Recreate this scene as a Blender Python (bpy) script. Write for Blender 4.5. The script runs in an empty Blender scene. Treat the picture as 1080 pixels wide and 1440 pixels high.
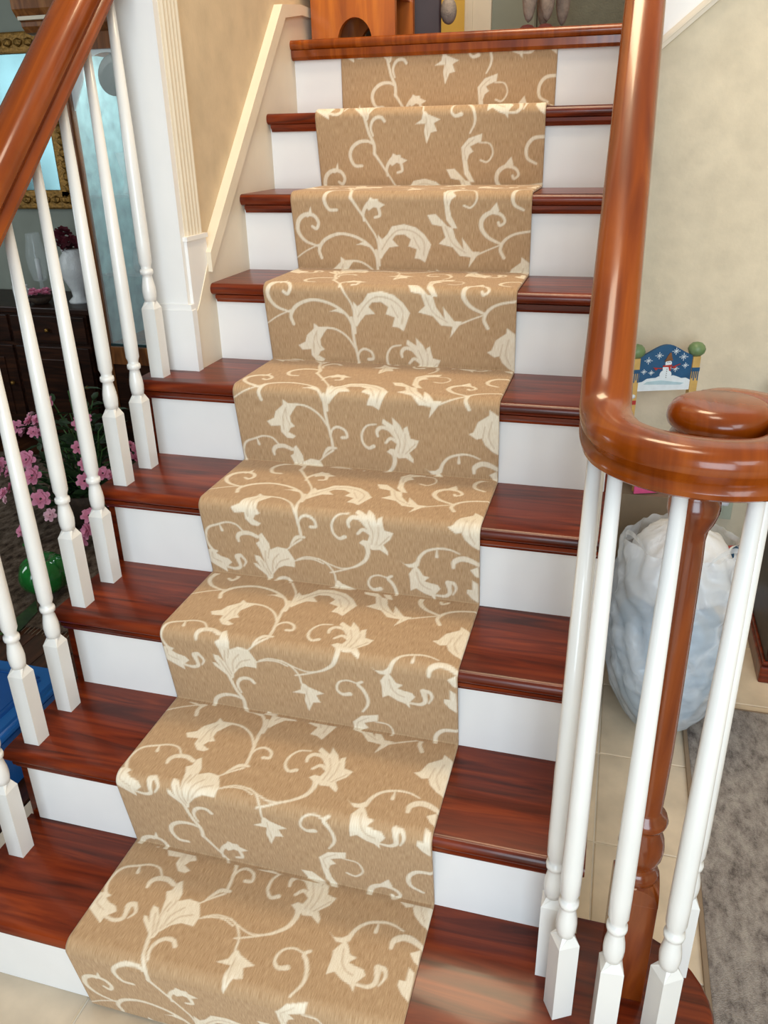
import bpy, bmesh, math, random, json
import numpy as np
from mathutils import Vector, Matrix, noise

# ---------------------------------------------------------------- camera
S = bpy.context.scene
COL = S.collection
cam_d = bpy.data.cameras.new('camera'); cam = bpy.data.objects.new('camera', cam_d); COL.objects.link(cam)
cam_d.sensor_fit = 'HORIZONTAL'; cam_d.sensor_width = 36.0; cam_d.lens = 1140.49 / 1080 * 36.0
cam_d.clip_start = 0.02
cam.matrix_world = Matrix(((0.96347, -0.09603, 0.25000, 0.81721), (0.26716, 0.40988, -0.87214, -0.80604), (-0.01872, 0.90707, 0.42056, 1.45969), (0, 0, 0, 1)))
S.camera = cam

# ---------------------------------------------------------------- world, lights, exposure
S.view_settings.view_transform = 'Standard'; S.view_settings.look = 'None'
S.view_settings.gamma = 1.0; S.view_settings.use_curve_mapping = False
S.view_settings.exposure = 0.04
w = bpy.data.worlds.new('world'); S.world = w; w.use_nodes = True
bg = w.node_tree.nodes['Background']; bg.inputs[0].default_value = (0.97, 0.98, 1.0, 1); bg.inputs[1].default_value = 0.38

def area(name, loc, target, sx, sy, power, color):
    d = bpy.data.lights.new(name, 'AREA'); d.shape = 'RECTANGLE'; d.size = sx; d.size_y = sy; d.energy = power; d.color = color
    o = bpy.data.objects.new(name, d); COL.objects.link(o); o.location = loc
    o.rotation_euler = (Vector(target) - Vector(loc)).to_track_quat('-Z', 'Y').to_euler()
    return o
area('front_door_daylight', (1.3, -3.6, 1.7), (0.5, 1.0, 0.8), 1.9, 2.3, 120, (0.74, 0.88, 1.0))
area('foyer_window_daylight', (2.9, -2.6, 3.2), (0.3, 1.0, 0.8), 1.6, 1.4, 50, (0.86, 0.94, 1.0))
area('landing_ceiling_lamp', (0.45, 1.35, 3.7), (0.35, 1.2, 1.3), 0.7, 0.7, 34, (1.0, 0.78, 0.50))
area('foyer_ceiling_lamp', (0.45, -0.2, 4.6), (0.4, 0.4, 0.5), 0.8, 0.8, 32, (1.0, 0.84, 0.64))

area('dining_window_daylight', (-3.5, 0.9, 1.5), (-1.2, 2.0, 0.6), 1.0, 1.3, 24, (0.86, 0.95, 1.0))

# ---------------------------------------------------------------- constants
RISE, RUN, OV = 0.19, 0.2129, 0.0271
CARW = 0.606
XL, XR, XWALL = -0.2315, 0.832, -0.1425
R = random.Random(7)

# ---------------------------------------------------------------- materials
def newmat(name):
    m = bpy.data.materials.new(name); m.use_nodes = True
    nt = m.node_tree; return m, nt, nt.nodes['Principled BSDF']
def setp(p, **k):
    for a, v in k.items():
        n = {'rough': 'Roughness', 'coat': 'Coat Weight', 'coatr': 'Coat Roughness', 'spec': 'Specular IOR Level', 'metal': 'Metallic', 'trans': 'Transmission Weight', 'alpha': 'Alpha', 'ior': 'IOR', 'sheen': 'Sheen Weight', 'sss': 'Subsurface Weight'}[a]
        p.inputs[n].default_value = v
def srgb(r, g, b):
    f = lambda c: ((c / 255 + 0.055) / 1.055) ** 2.4 if c / 255 > 0.04045 else c / 255 / 12.92
    return (f(r), f(g), f(b), 1)
def plain(name, rgb, rough=0.5, var=0.06, scale=30, bump=0.0, bscale=200, stretch=(1, 1, 1), **k):
    """base colour broken up by noise; optional fine bump"""
    m, nt, p = newmat(name); N = nt.nodes; L = nt.links
    c = srgb(*rgb); tc = N.new('ShaderNodeTexCoord'); mp = N.new('ShaderNodeMapping'); mp.inputs['Scale'].default_value = stretch
    L.new(tc.outputs['Object'], mp.inputs['Vector'])
    n = N.new('ShaderNodeTexNoise'); n.inputs['Scale'].default_value = scale; n.inputs['Detail'].default_value = 4
    L.new(mp.outputs[0], n.inputs['Vector'])
    r = N.new('ShaderNodeValToRGB'); r.color_ramp.elements[0].position = 0.3; r.color_ramp.elements[1].position = 0.7
    r.color_ramp.elements[0].color = tuple(x * (1 - var) for x in c[:3]) + (1,); r.color_ramp.elements[1].color = tuple(min(1, x * (1 + var)) for x in c[:3]) + (1,)
    L.new(n.outputs['Fac'], r.inputs[0]); L.new(r.outputs[0], p.inputs['Base Color'])
    if bump:
        n2 = N.new('ShaderNodeTexNoise'); n2.inputs['Scale'].default_value = bscale; n2.inputs['Detail'].default_value = 3
        L.new(mp.outputs[0], n2.inputs['Vector'])
        b = N.new('ShaderNodeBump'); b.inputs['Strength'].default_value = bump; b.inputs['Distance'].default_value = 0.004
        L.new(n2.outputs['Fac'], b.inputs['Height']); L.new(b.outputs[0], p.inputs['Normal'])
    setp(p, rough=rough, **k); return m
def wood(name, dark, mid, light, grain=(1.2, 14, 14), rough=0.22, coat=0.6, scale=2.2, spec=0.5):
    m, nt, p = newmat(name); N = nt.nodes; L = nt.links
    tc = N.new('ShaderNodeTexCoord'); mp = N.new('ShaderNodeMapping'); mp.inputs['Scale'].default_value = grain
    oi = N.new('ShaderNodeObjectInfo'); ad = N.new('ShaderNodeVectorMath'); ad.operation = 'ADD'
    sc = N.new('ShaderNodeVectorMath'); sc.operation = 'SCALE'; sc.inputs['Scale'].default_value = 7.0
    cx = N.new('ShaderNodeCombineXYZ'); L.new(oi.outputs['Random'], cx.inputs[0]); L.new(oi.outputs['Random'], cx.inputs[1])
    L.new(cx.outputs[0], sc.inputs[0]); L.new(tc.outputs['Object'], ad.inputs[0]); L.new(sc.outputs[0], ad.inputs[1])
    L.new(ad.outputs[0], mp.inputs['Vector'])
    n = N.new('ShaderNodeTexNoise'); n.inputs['Scale'].default_value = scale; n.inputs['Detail'].default_value = 7; n.inputs['Distortion'].default_value = 1.6
    L.new(mp.outputs[0], n.inputs['Vector'])
    r = N.new('ShaderNodeValToRGB'); e = r.color_ramp.elements
    e[0].position = 0.32; e[0].color = srgb(*dark); e[1].position = 0.72; e[1].color = srgb(*light)
    x = e.new(0.52); x.color = srgb(*mid)
    L.new(n.outputs['Fac'], r.inputs[0]); L.new(r.outputs[0], p.inputs['Base Color'])
    setp(p, rough=rough, coat=coat, coatr=0.08, spec=spec); return m

M = {}
M['tread'] = wood('mahogany_tread', (66, 18, 4), (104, 35, 9), (134, 53, 16), rough=0.3, coat=0.16, spec=0.3)
M['rail'] = wood('stained_rail_wood', (108, 44, 3), (134, 60, 6), (154, 76, 12), grain=(10, 1.0, 1.0), rough=0.24, coat=0.35, spec=0.3)
M['newel'] = wood('stained_newel_wood', (96, 38, 8), (124, 56, 14), (142, 70, 22), grain=(12, 12, 1.0), rough=0.24, coat=0.5, spec=0.35)
M['white'] = plain('white_paint', (238, 236, 232), 0.38, 0.02, 8)
M['baluster'] = plain('white_baluster_paint', (232, 230, 224), 0.3, 0.02, 8, coat=0.3)
M['paper_l'] = plain('tan_wallpaper', (204, 182, 150), 0.75, 0.09, 14, 0.15, 120)
M['paper_r'] = plain('cream_wallpaper', (222, 208, 180), 0.8, 0.07, 16, 0.25, 60)
M['cream'] = plain('cream_trim', (226, 212, 188), 0.45, 0.03, 12)
M['tile'] = plain('beige_tile', (214, 196, 170), 0.35, 0.16, 9, 0.08, 60)
M['grout'] = plain('pale_grout', (226, 216, 198), 0.9, 0.05, 40)
M['rug'] = None
M['bag'] = None

# ---------------------------------------------------------------- mesh helpers
def link(o, parent=None):
    COL.objects.link(o)
    if parent: o.parent = parent
    return o
def mesh(name, v, f, mat, parent=None, smooth=False, loc=None):
    me = bpy.data.meshes.new(name); me.from_pydata([tuple(x) for x in v], [], f); me.validate()
    bm = bmesh.new(); bm.from_mesh(me); bmesh.ops.recalc_face_normals(bm, faces=bm.faces); bm.to_mesh(me); bm.free()
    if smooth:
        me.polygons.foreach_set('use_smooth', [True] * len(me.polygons))
    me.materials.append(mat)
    o = bpy.data.objects.new(name, me)
    if loc: o.location = loc
    return link(o, parent)
def empty(name, label=None, cat=None, loc=(0, 0, 0), group=None, rz=0):
    o = bpy.data.objects.new(name, None); o.location = loc; o.rotation_euler[2] = rz; o.empty_display_size = 0.05; COL.objects.link(o)
    tag(o, label, cat, group); return o
def tag(o, label=None, cat=None, group=None, kind=None):
    if label: o['label'] = label
    if cat: o['category'] = cat
    if group: o['group'] = group
    if kind: o['kind'] = kind
    return o
class B:
    """collects shapes into one mesh"""
    def __init__(s): s.v = []; s.f = []
    def add(s, v, f):
        k = len(s.v); s.v += [tuple(x) for x in v]; s.f += [tuple(i + k for i in q) for q in f]; return s
    def box(s, x0, x1, y0, y1, z0, z1, bev=0.0):
        if bev <= 0:
            v = [(x, y, z) for x in (x0, x1) for y in (y0, y1) for z in (z0, z1)]
            return s.add(v, [(0, 1, 3, 2), (4, 6, 7, 5), (0, 4, 5, 1), (2, 3, 7, 6), (0, 2, 6, 4), (1, 5, 7, 3)])
        bm = bmesh.new(); bmesh.ops.create_cube(bm, size=1)
        for q in bm.verts: q.co = ((x0 + x1) / 2 + q.co.x * (x1 - x0), (y0 + y1) / 2 + q.co.y * (y1 - y0), (z0 + z1) / 2 + q.co.z * (z1 - z0))
        bmesh.ops.bevel(bm, geom=bm.edges[:], offset=bev, segments=2, affect='EDGES', profile=0.6)
        return s.bm(bm)
    def bm(s, bm):
        bm.verts.index_update(); s.add([q.co[:] for q in bm.verts], [tuple(q.index for q in f.verts) for f in bm.faces]); bm.free(); return s
    def prism(s, pts, axis, a, b):
        """closed polygon extruded along axis ('x','y','z')"""
        n = len(pts)
        def p(q, t): return {'x': (t, q[0], q[1]), 'y': (q[0], t, q[1]), 'z': (q[0], q[1], t)}[axis]
        return s.add([p(q, a) for q in pts] + [p(q, b) for q in pts], [tuple(range(n))[::-1], tuple(range(n, 2 * n))] + [(i, (i + 1) % n, n + (i + 1) % n, n + i) for i in range(n)])
    def lathe(s, prof, seg=20, c=(0, 0), cap=True):
        v = []; f = []
        for r, z in prof:
            for i in range(seg):
                a = 2 * math.pi * i / seg; v.append((c[0] + r * math.cos(a), c[1] + r * math.sin(a), z))
        for j in range(len(prof) - 1):
            for i in range(seg):
                a = j * seg + i; b = j * seg + (i + 1) % seg; f.append((a, b, b + seg, a + seg))
        if cap: f.append(tuple(range(seg))[::-1]); f.append(tuple(range((len(prof) - 1) * seg, len(prof) * seg)))
        return s.add(v, f)
    def tube(s, pts, rad, seg=8):
        pts = [Vector(p) for p in pts]; n = len(pts); v = []; f = []
        if not hasattr(rad, '__len__'): rad = [rad] * n
        up = Vector((0.13, 0.21, 1)).normalized()
        for i, p in enumerate(pts):
            t = (pts[min(i + 1, n - 1)] - pts[max(i - 1, 0)]).normalized()
            a = t.cross(up)
            if a.length < 1e-3: a = t.cross(Vector((1, 0, 0)))
            a.normalize(); b = t.cross(a)
            for k in range(seg):
                q = 2 * math.pi * k / seg; v.append(p + rad[i] * (a * math.cos(q) + b * math.sin(q)))
        for i in range(n - 1):
            for k in range(seg):
                a = i * seg + k; b = i * seg + (k + 1) % seg; f.append((a, b, b + seg, a + seg))
        f.append(tuple(range(seg))[::-1]); f.append(tuple(range((n - 1) * seg, n * seg)))
        return s.add(v, f)
    def ball(s, c, r, sx=1, sy=1, sz=1, sub=2):
        bm = bmesh.new(); bmesh.ops.create_icosphere(bm, subdivisions=sub, radius=r)
        for q in bm.verts: q.co = (c[0] + q.co.x * sx, c[1] + q.co.y * sy, c[2] + q.co.z * sz)
        return s.bm(bm)
    def build(s, name, mat, parent=None, smooth=False, loc=None):
        return mesh(name, s.v, s.f, mat, parent, smooth, loc)
def smooth_by_angle(o, deg=35):
    me = o.data; bm = bmesh.new(); bm.from_mesh(me)
    for f in bm.faces: f.smooth = True
    for e in bm.edges:
        e.smooth = len(e.link_faces) == 2 and e.calc_face_angle(0) < math.radians(deg)
    bm.to_mesh(me); bm.free(); return o
def catmull(p, n=8):
    P = [np.array(q, float) for q in p]; P = [2 * P[0] - P[1]] + P + [2 * P[-1] - P[-2]]; o = []
    for i in range(1, len(P) - 2):
        for k in range(n):
            t = k / n
            o.append(.5 * (2 * P[i] + (P[i + 1] - P[i - 1]) * t + (2 * P[i - 1] - 5 * P[i] + 4 * P[i + 1] - P[i + 2]) * t * t + (3 * P[i] - P[i - 1] - 3 * P[i + 1] + P[i + 2]) * t ** 3))
    o.append(P[-2]); return o

# ================================================================ SETTING
# --- foyer floor: grout bed with one object per tile
fl = B().box(-0.45, 3.2, -3.0, 1.78, -0.06, -0.004).build('floor', M['grout']); tag(fl, kind='structure')
bm = bmesh.new(); bmesh.ops.create_cube(bm, size=1)
for q in bm.verts: q.co = (q.co.x * 0.296, q.co.y * 0.296, q.co.z * 0.012 - 0.006)
bmesh.ops.bevel(bm, geom=[e for e in bm.edges if min(v.co.z for v in e.verts) > -0.006], offset=0.002, segments=1, affect='EDGES')
tme = bpy.data.meshes.new('tile'); bm.to_mesh(tme); bm.free(); tme.materials.append(M['tile'])
for i in range(-5, 8):
    for j in range(-7, 4):
        x = 0.888 + 0.15 + i * 0.3; y = 0.618 + 0.15 + j * 0.3
        if x < -0.45 or x > 2.9 or y > 1.7 or (y > 0.3 and x < 0.7) or y < -1.3: continue
        t = bpy.data.objects.new('tile', tme); t.location = (x, y, R.uniform(-0.0006, 0.0006)); link(t, fl)
# --- wall behind the foyer with the second flight's sloping white board
wb = B().box(0.845, 3.2, 1.775, 1.9, 0, 3.4).build('wall_back', M['paper_r']); tag(wb, kind='structure')
B().prism([(0.846, 1.655), (2.2, 2.775), (2.2, 3.4), (0.846, 3.4)], 'y', 1.762, 1.775).build('sloping_board', M['white'], wb)
sm = B().prism([(0.846, 1.632), (2.2, 2.752), (2.2, 2.784), (0.846, 1.664)], 'y', 1.752, 1.768).prism([(0.846, 1.645), (2.2, 2.765), (2.2, 2.772), (0.846, 1.652)], 'y', 1.744, 1.753).build('sloping_moulding', M['cream'], wb)
bb = B().prism([(1.775, 0), (1.775, 0.085), (1.768, 0.085), (1.762, 0.072), (1.757, 0.07), (1.757, 0)], 'x', 0.85, 3.2).build('baseboard_back', M['white']); tag(bb, kind='structure')
o = B().box(3.2, 3.3, -3.0, 1.9, 0, 3.4).build('wall_right', M['paper_r']); tag(o, kind='structure')
# --- stair wall on the left (tan wallpaper) with skirt, cap, fluted casing and white end column
wl = B().box(-0.255, -0.157, 1.0, 3.2, 0.0, 3.4).build('wall_left', M['paper_l']); tag(wl, kind='structure')
skp = [(0.953, 0.6), (0.953, 1.08), (0.975, 1.10), (1.042, 1.19), (1.62, 1.775), (1.76, 1.79), (3.2, 1.79), (3.2, 1.2)]
B().prism(skp, 'x', -0.158, XWALL).build('skirt_board', M['cream'], wl)
B().prism([(1.040, 1.168), (1.625, 1.76), (1.76, 1.78), (3.2, 1.78), (3.2, 1.805), (1.75, 1.805), (1.607, 1.79), (1.040, 1.214)], 'x', -0.157, -0.132).build('skirt_cap', M['cream'], wl)
fp = [(0.958, -0.157), (0.958, -0.151)]
for i in range(5):
    y = 0.964 + i * 0.0155
    fp += [(y, -0.149), (y + 0.004, -0.146), (y + 0.008, -0.146), (y + 0.0105, -0.151)]
fp += [(1.042, -0.151), (1.042, -0.157)]
B().prism([(b, a) for a, b in fp], 'z', 1.255, 3.4).build('fluted_casing', M['cream'], wl)
B().box(-0.157, -0.1445, 0.952, 1.048, 0.95, 1.248).box(-0.157, -0.141, 0.948, 1.052, 1.248, 1.258).build('plinth_block', M['white'], wl)
col = B().box(-0.256, -0.152, 0.938, 1.0, 0.95, 3.4).build('trim_1', M['white']); tag(col, kind='structure')
B().box(-0.262, -0.139, 0.93, 0.953, 0.95, 1.095).box(-0.26, -0.142, 0.933, 0.953, 1.095, 1.108).build('column_base', M['white'], col)

# ================================================================ STAIRCASE
st = empty('staircase', 'closed-riser staircase with glossy mahogany treads and white risers', 'staircase')
def tread_profile(y0, y1, zt, th=0.027):
    r = th / 2
    p = [(y1, zt), (y1, zt - th)]
    for i in range(9):
        a = -math.pi / 2 - math.pi * i / 8
        p.append((y0 + r + r * math.cos(a), zt - r + r * math.sin(a)))
    return p
for k in range(1, 9):
    y0 = (k - 1) * RUN; zt = k * RISE
    xl = -0.256 if k <= 5 else XWALL - 0.004
    xr = 0.858
    if k == 1:
        # starting step with a rounded right end
        def outline(grow):
            c = (0.935, 0.115); rr = 0.142 + grow
            P = [(xl, y0 - OV - grow), (c[0], y0 - OV - grow)]
            for i in range(1, 18):
                a = -math.pi / 2 + math.pi * i / 17
                P.append((c[0] + rr * math.cos(a), c[1] + (0.142 + grow) * math.sin(a)))
            P += [(0.858, 0.257 + grow), (0.858, RUN + 0.004), (xl, RUN + 0.004)]
            return P
        ring = []
        for g, z in ((-0.012, zt), (-0.004, zt - 0.003), (0.0, zt - 0.009), (0.0, zt - 0.018), (-0.005, zt - 0.025), (-0.012, zt - 0.027)):
            ring.append([(x, y, z) for x, y in outline(g)])
        n = len(ring[0]); v = [q for r_ in ring for q in r_]
        f = [tuple(range(n)), tuple(range((len(ring) - 1) * n, len(ring) * n))[::-1]]
        for j in range(len(ring) - 1):
            for i in range(n): f.append((j * n + i, (j + 1) * n + i, (j + 1) * n + (i + 1) % n, j * n + (i + 1) % n))
        t = smooth_by_angle(mesh('tread', v, f, M['tread'], st)); tag(t, 'bottom tread with a rounded end under the newel')
        v = [(x, y, z) for z in (0, zt - 0.027) for x, y in outline(-0.03)]
        f = [(i, (i + 1) % n, n + (i + 1) % n, n + i) for i in range(n - 1)]
        mesh('riser', v, f, M['white'], st, True)
    else:
        t = smooth_by_angle(B().prism(tread_profile(y0 - OV, y0 + RUN + 0.004, zt), 'x', xl, xr).build('tread', M['tread'], st))
        c = B().prism([(y0 + 0.002, zt - 0.027), (y0 - 0.020, zt - 0.027), (y0 - 0.019, zt - 0.035), (y0 - 0.014, zt - 0.040), (y0 - 0.012, zt - 0.045), (y0 + 0.002, zt - 0.045)], 'x', max(xl + 0.012, -0.246), xr - 0.012).build('nosing_moulding', M['tread'], t)
        B().box(XL if k <= 5 else XWALL - 0.004, XR, y0, y0 + 0.018, (k - 1) * RISE, zt - 0.02).build('riser', M['white'], st)
B().box(XWALL - 0.004, XR, 8 * RUN, 8 * RUN + 0.018, 8 * RISE, 9 * RISE - 0.02).build('riser', M['white'], st)
# cut stringers, brown, under the open tread ends
def stringer(x0, x1, kmax):
    p = []
    for k in range(1, kmax + 1):
        p += [((k - 1) * RUN + (0.002 if k > 1 else 0.03), (k - 1) * RISE), ((k - 1) * RUN + (0.002 if k > 1 else 0.03), k * RISE - 0.028)]
    p += [(kmax * RUN, kmax * RISE - 0.028), (kmax * RUN, kmax * RISE - 0.34), (0.20, 0)]
    return B().prism(p, 'x', x0, x1)
def spandrel(x0, x1, kmax):
    return B().prism([(0.18, 0), (kmax * RUN, kmax * RISE - 0.33), (kmax * RUN, 0)], 'x', x0, x1)
stringer(-0.248, -0.2318, 5).build('stringer', M['tread'], st)
stringer(0.8325, 0.847, 8).build('stringer', M['tread'], st)
spandrel(-0.242, -0.234, 5).build('spandrel_panel', M['white'], st); spandrel(0.834, 0.841, 8).build('spandrel_panel', M['white'], st)
# landing
ld = B().box(-0.157, 0.86, 8 * RUN + 0.018, 3.2, 1.55, 1.709).build('floor_landing', M['tread']); tag(ld, kind='structure')
ln = smooth_by_angle(B().prism(tread_profile(8 * RUN - 0.034, 8 * RUN + 0.09, 9 * RISE + 0.001, 0.026), 'x', -0.165, 0.865).build('landing_nosing', M['rail'], ld))
B().prism([(8 * RUN + 0.01, 1.685), (8 * RUN - 0.027, 1.685), (8 * RUN - 0.026, 1.668), (8 * RUN - 0.018, 1.660), (8 * RUN + 0.01, 1.660)], 'x', -0.157, 0.86).build('nosing_moulding', M['rail'], ln)

# ================================================================ CARPET RUNNER
PAT = json.loads('''{"S":[[[8,8,7,8],[[159.3,568],[159.3,618],[153.4,650],[147.1,679],[142.0,720],[137.1,769]]],[[6,9,9,7],[[156.7,625],[140.4,639],[116.5,633],[96.9,602],[90.9,557],[101.4,510],[121.9,507]]],[[5,8,8],[[157.9,667],[152.9,704],[157.4,737],[168.5,758],[183.3,759],[191.5,740]]],[[5,8,9,8],[[191.2,452],[191.6,498],[206.8,544],[227.2,556]]],[[8,6],[[231.2,517],[233.2,480],[220.3,469]]],[[9,11,10,6],[[127.0,984],[109.2,1000],[89.3,993],[80.7,971],[81.0,947]]],[[3,4,5],[[193.2,932],[209.6,965],[228.5,997]]],[[3,3.5,3.5],[[205.0,868],[227.6,887],[250.6,890],[271.0,873]]],[[4,4,5,6,7],[[95.2,1009],[81.9,1042],[60.1,1048],[38.6,1031],[15.1,1009],[4.7,968],[4.2,920],[13.0,878]]],[[7,3],[[46.2,0],[42.9,29]]],[[6,8,8,12,10],[[41.1,785],[60.1,780],[73.2,795],[72.0,826],[70.0,855],[78.3,863]]],[[8,3],[[81.2,859],[89.0,831],[81.8,801]]],[[5,9,11,9,8,7],[[61.3,314],[29.4,341],[12.4,394],[17.2,452],[37.5,483],[60.1,476],[69.9,440],[62.9,408],[52.4,420]]],[[5,5,6],[[223.7,122],[205.2,187],[178.9,227],[151.8,235],[127.9,228]]],[[8,7,6,6],[[217.7,293],[218.9,260],[220.0,184],[223.7,122],[227.4,63],[229.1,14]]],[[6,9,5,3],[[235.5,1011],[218.8,1006],[205.9,972],[199.1,942]]],[[4,6,6,8],[[225.5,72],[231.3,111],[245.0,129],[262.0,112],[265.2,78],[253.5,72]]],[[3,4,4],[[213.1,880],[235.0,900],[262.3,895],[279.7,873],[292.6,828],[295.6,781]]],[[3.5,4,8,12],[[285.0,825],[307.8,843],[332.0,866],[347.7,884],[366.4,921],[373.9,970],[371.1,1015]]],[[3,3.5],[[261.4,899],[290.0,869],[311.6,857],[332.1,866]]],[[10,9,9,6],[[376.9,105],[364.3,136],[346.3,143],[336.7,121],[337.7,95]]],[[9,8,6],[[382.7,69],[367.2,88],[355.1,62]]],[[3.5,5,6,9],[[335.4,158],[313.7,146],[301.1,103],[301.8,54],[313.6,26],[326.3,38]]],[[4,7,8,6],[[417.0,670],[428.7,717],[429.2,762],[421.9,804],[412.8,830],[421.4,847]]],[[3.5,4,6,10],[[411.6,834],[392.4,843],[374.6,825],[368.7,782],[378.8,757],[394.4,765]]],[[3,5,6,9],[[566.0,1013],[546.6,1029],[525.4,1030],[499.7,1011],[484.0,973],[476.7,927]]],[[7,3],[[519.2,-16],[519.9,18]]],[[5,8,9,13],[[513.6,768],[533.3,768],[544.2,789],[543.6,819],[541.9,847]]],[[10,7,3],[[542.3,848],[553.2,847],[557.7,819],[551.1,782]]],[[7,12,13,9],[[553.1,935],[554.5,965],[569.0,987],[586.4,984],[605.7,963]]],[[8,7,5,4.5,4.5,6],[[158.2,574],[167.2,547],[186.1,486],[203.1,429],[221.7,359],[225.4,274],[224.8,213]]],[[3,3.5],[[0.1,247],[29.7,288],[65.0,322]]],[[8,9,7,7,6],[[69.2,249],[65.0,296],[83.0,349],[120.7,381],[159.2,371],[190.2,339],[211.2,294],[222.7,228]]],[[4,3],[[473.5,276],[500.5,303],[533.1,332]]],[[3,4,5],[[440.9,621],[467.9,614],[476.3,564],[462.0,521],[444.8,530]]],[[6,10,11,8,6,7],[[533.1,339],[503.2,372],[487.0,421],[491.0,469],[511.4,497],[534.8,485],[543.8,452],[532.3,431],[528.1,446]]],[[8,8,6,5],[[542.7,266],[533.9,310],[544.7,358],[570.7,390],[613.8,406]]],[[8,9,8,6],[[608.6,645],[578.5,637],[562.2,592],[565.0,537],[587.1,509]]]],"P":[[[198.2,523],[210.0,572],[225.3,556],[248.5,534],[231.1,514],[218.9,522],[205.7,504]],[[142.6,742],[126.1,778],[111.0,808],[106.9,829],[114.8,826],[123.3,807],[113.8,849],[113.3,877],[125.2,871],[134.9,837],[128.1,913],[121.2,947],[130.2,960],[132.0,995],[138.9,1010],[152.5,952],[152.9,919],[170.7,939],[192.9,933],[205.7,877],[203.8,831],[179.8,833],[164.1,814],[150.3,776],[148.2,753]],[[12.4,886],[1.1,876],[-4.8,848],[-6.3,814],[10.8,791],[39.8,754],[38.7,783],[54.7,816],[47.2,836],[29.8,846],[19.9,861],[26.6,875]],[[28.5,476],[46.8,497],[53.0,526],[55.3,485],[43.2,468]],[[121.0,258],[132.8,238],[157.9,241],[146.5,210],[133.7,170],[134.0,137],[142.6,115],[131.0,104],[124.9,81],[141.4,62],[134.0,46],[119.4,48],[106.4,80],[107.1,114],[83.4,108],[75.4,133],[94.0,154],[99.9,190],[120.2,229]],[[295.5,784],[301.9,783],[308.6,768],[340.3,742],[322.9,724],[330.1,684],[313.9,676],[302.0,618],[296.6,683],[300.4,722],[273.3,721],[291.2,744]],[[371.1,6],[380.2,58],[370.7,131],[349.3,165],[352.1,190],[374.0,158],[373.2,201],[390.1,162],[397.3,126],[397.5,146],[406.2,159],[412.5,95],[431.0,86],[423.7,49],[407.9,16],[416.7,-16],[416.3,-38],[399.8,-13],[383.0,-18]],[[356.0,14],[365.0,32],[378.6,29],[387.3,5],[374.7,-16]],[[442.5,938],[450.7,925],[465.9,929],[477.5,950],[476.4,910],[458.5,908]],[[474.7,922],[466.7,901],[459.0,872],[461.1,826],[460.3,776],[473.0,794],[490.1,770],[504.9,760],[514.2,737],[513.7,772],[525.1,808],[519.1,828],[504.2,833],[491.1,841],[502.3,865],[489.0,872],[482.2,901]],[[591.8,878],[603.1,860],[604.5,801],[604.6,752],[591.2,772],[580.4,802],[581.1,823],[591.7,822]],[[587.2,932],[603.4,953],[606.1,892],[597.4,901]],[[541.2,141],[551.7,152],[561.7,206],[585.0,243],[586.5,271],[606.0,240],[609.3,136],[607.7,40],[592.4,58],[576.8,90],[570.3,124],[558.7,116]],[[163.7,322],[190.4,344],[203.4,310],[178.1,325]],[[224.8,255],[225.5,378],[235.6,355],[249.0,379],[262.8,423],[294.3,435],[324.9,418],[345.9,381],[361.8,330],[355.0,292],[344.8,234],[331.2,252],[317.4,255],[324.6,304],[303.0,320],[310.1,357],[293.1,382],[271.0,377],[262.2,353],[277.1,319],[253.4,312],[239.7,278],[230.4,248]],[[353.6,483],[374.9,487],[392.6,450],[403.3,426],[416.5,417],[423.4,364],[443.2,305],[439.2,368],[465.6,295],[483.7,296],[455.1,209],[461.3,267],[433.9,272],[415.8,317],[381.0,335],[397.9,369],[389.3,425],[365.1,435]],[[396.3,542],[394.0,598],[413.1,643],[448.3,666],[445.9,627],[428.3,613],[416.9,601],[425.7,576],[414.3,560],[409.1,529],[412.9,478],[428.3,415],[415.3,416],[401.2,458]],[[504.4,498],[523.6,547],[530.0,506],[523.1,484]]],"V":[[3,[[149.8,791],[154.5,852],[170.4,898]]],[3,[[157.8,812],[170.7,855],[192.7,877]]],[3,[[145.0,773],[137.0,842],[140.7,908]]],[3,[[142.6,757],[131.4,812],[125.3,847]]],[2.5,[[144.0,866],[150.5,922]]],[2.5,[[10.0,864],[9.4,831],[29.9,810]]],[2.5,[[126.9,216],[116.5,166],[113.6,94]]],[2,[[125.9,204],[124.1,165],[130.9,120]]],[2,[[302.0,756],[305.9,657]]],[2.5,[[382.9,12],[387.8,72],[377.7,135]]],[2.5,[[392.4,13],[399.7,69],[400.2,118]]],[2.5,[[399.3,10],[422.6,67]]],[3,[[475.9,886],[480.0,837],[491.0,808],[504.5,797]]],[2.5,[[576.6,185],[571.7,125]]],[2.5,[[591.2,212],[585.0,132],[596.8,74]]],[3,[[234.0,301],[254.9,364],[281.1,405],[318.3,395],[343.4,343],[341.0,272]]],[2.5,[[317.7,365],[332.1,304]]],[2.5,[[398.4,425],[415.9,338],[449.2,288]]],[2,[[405.3,529],[402.9,592],[427.0,638]]]]}''')
REP = 467.0
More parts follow.
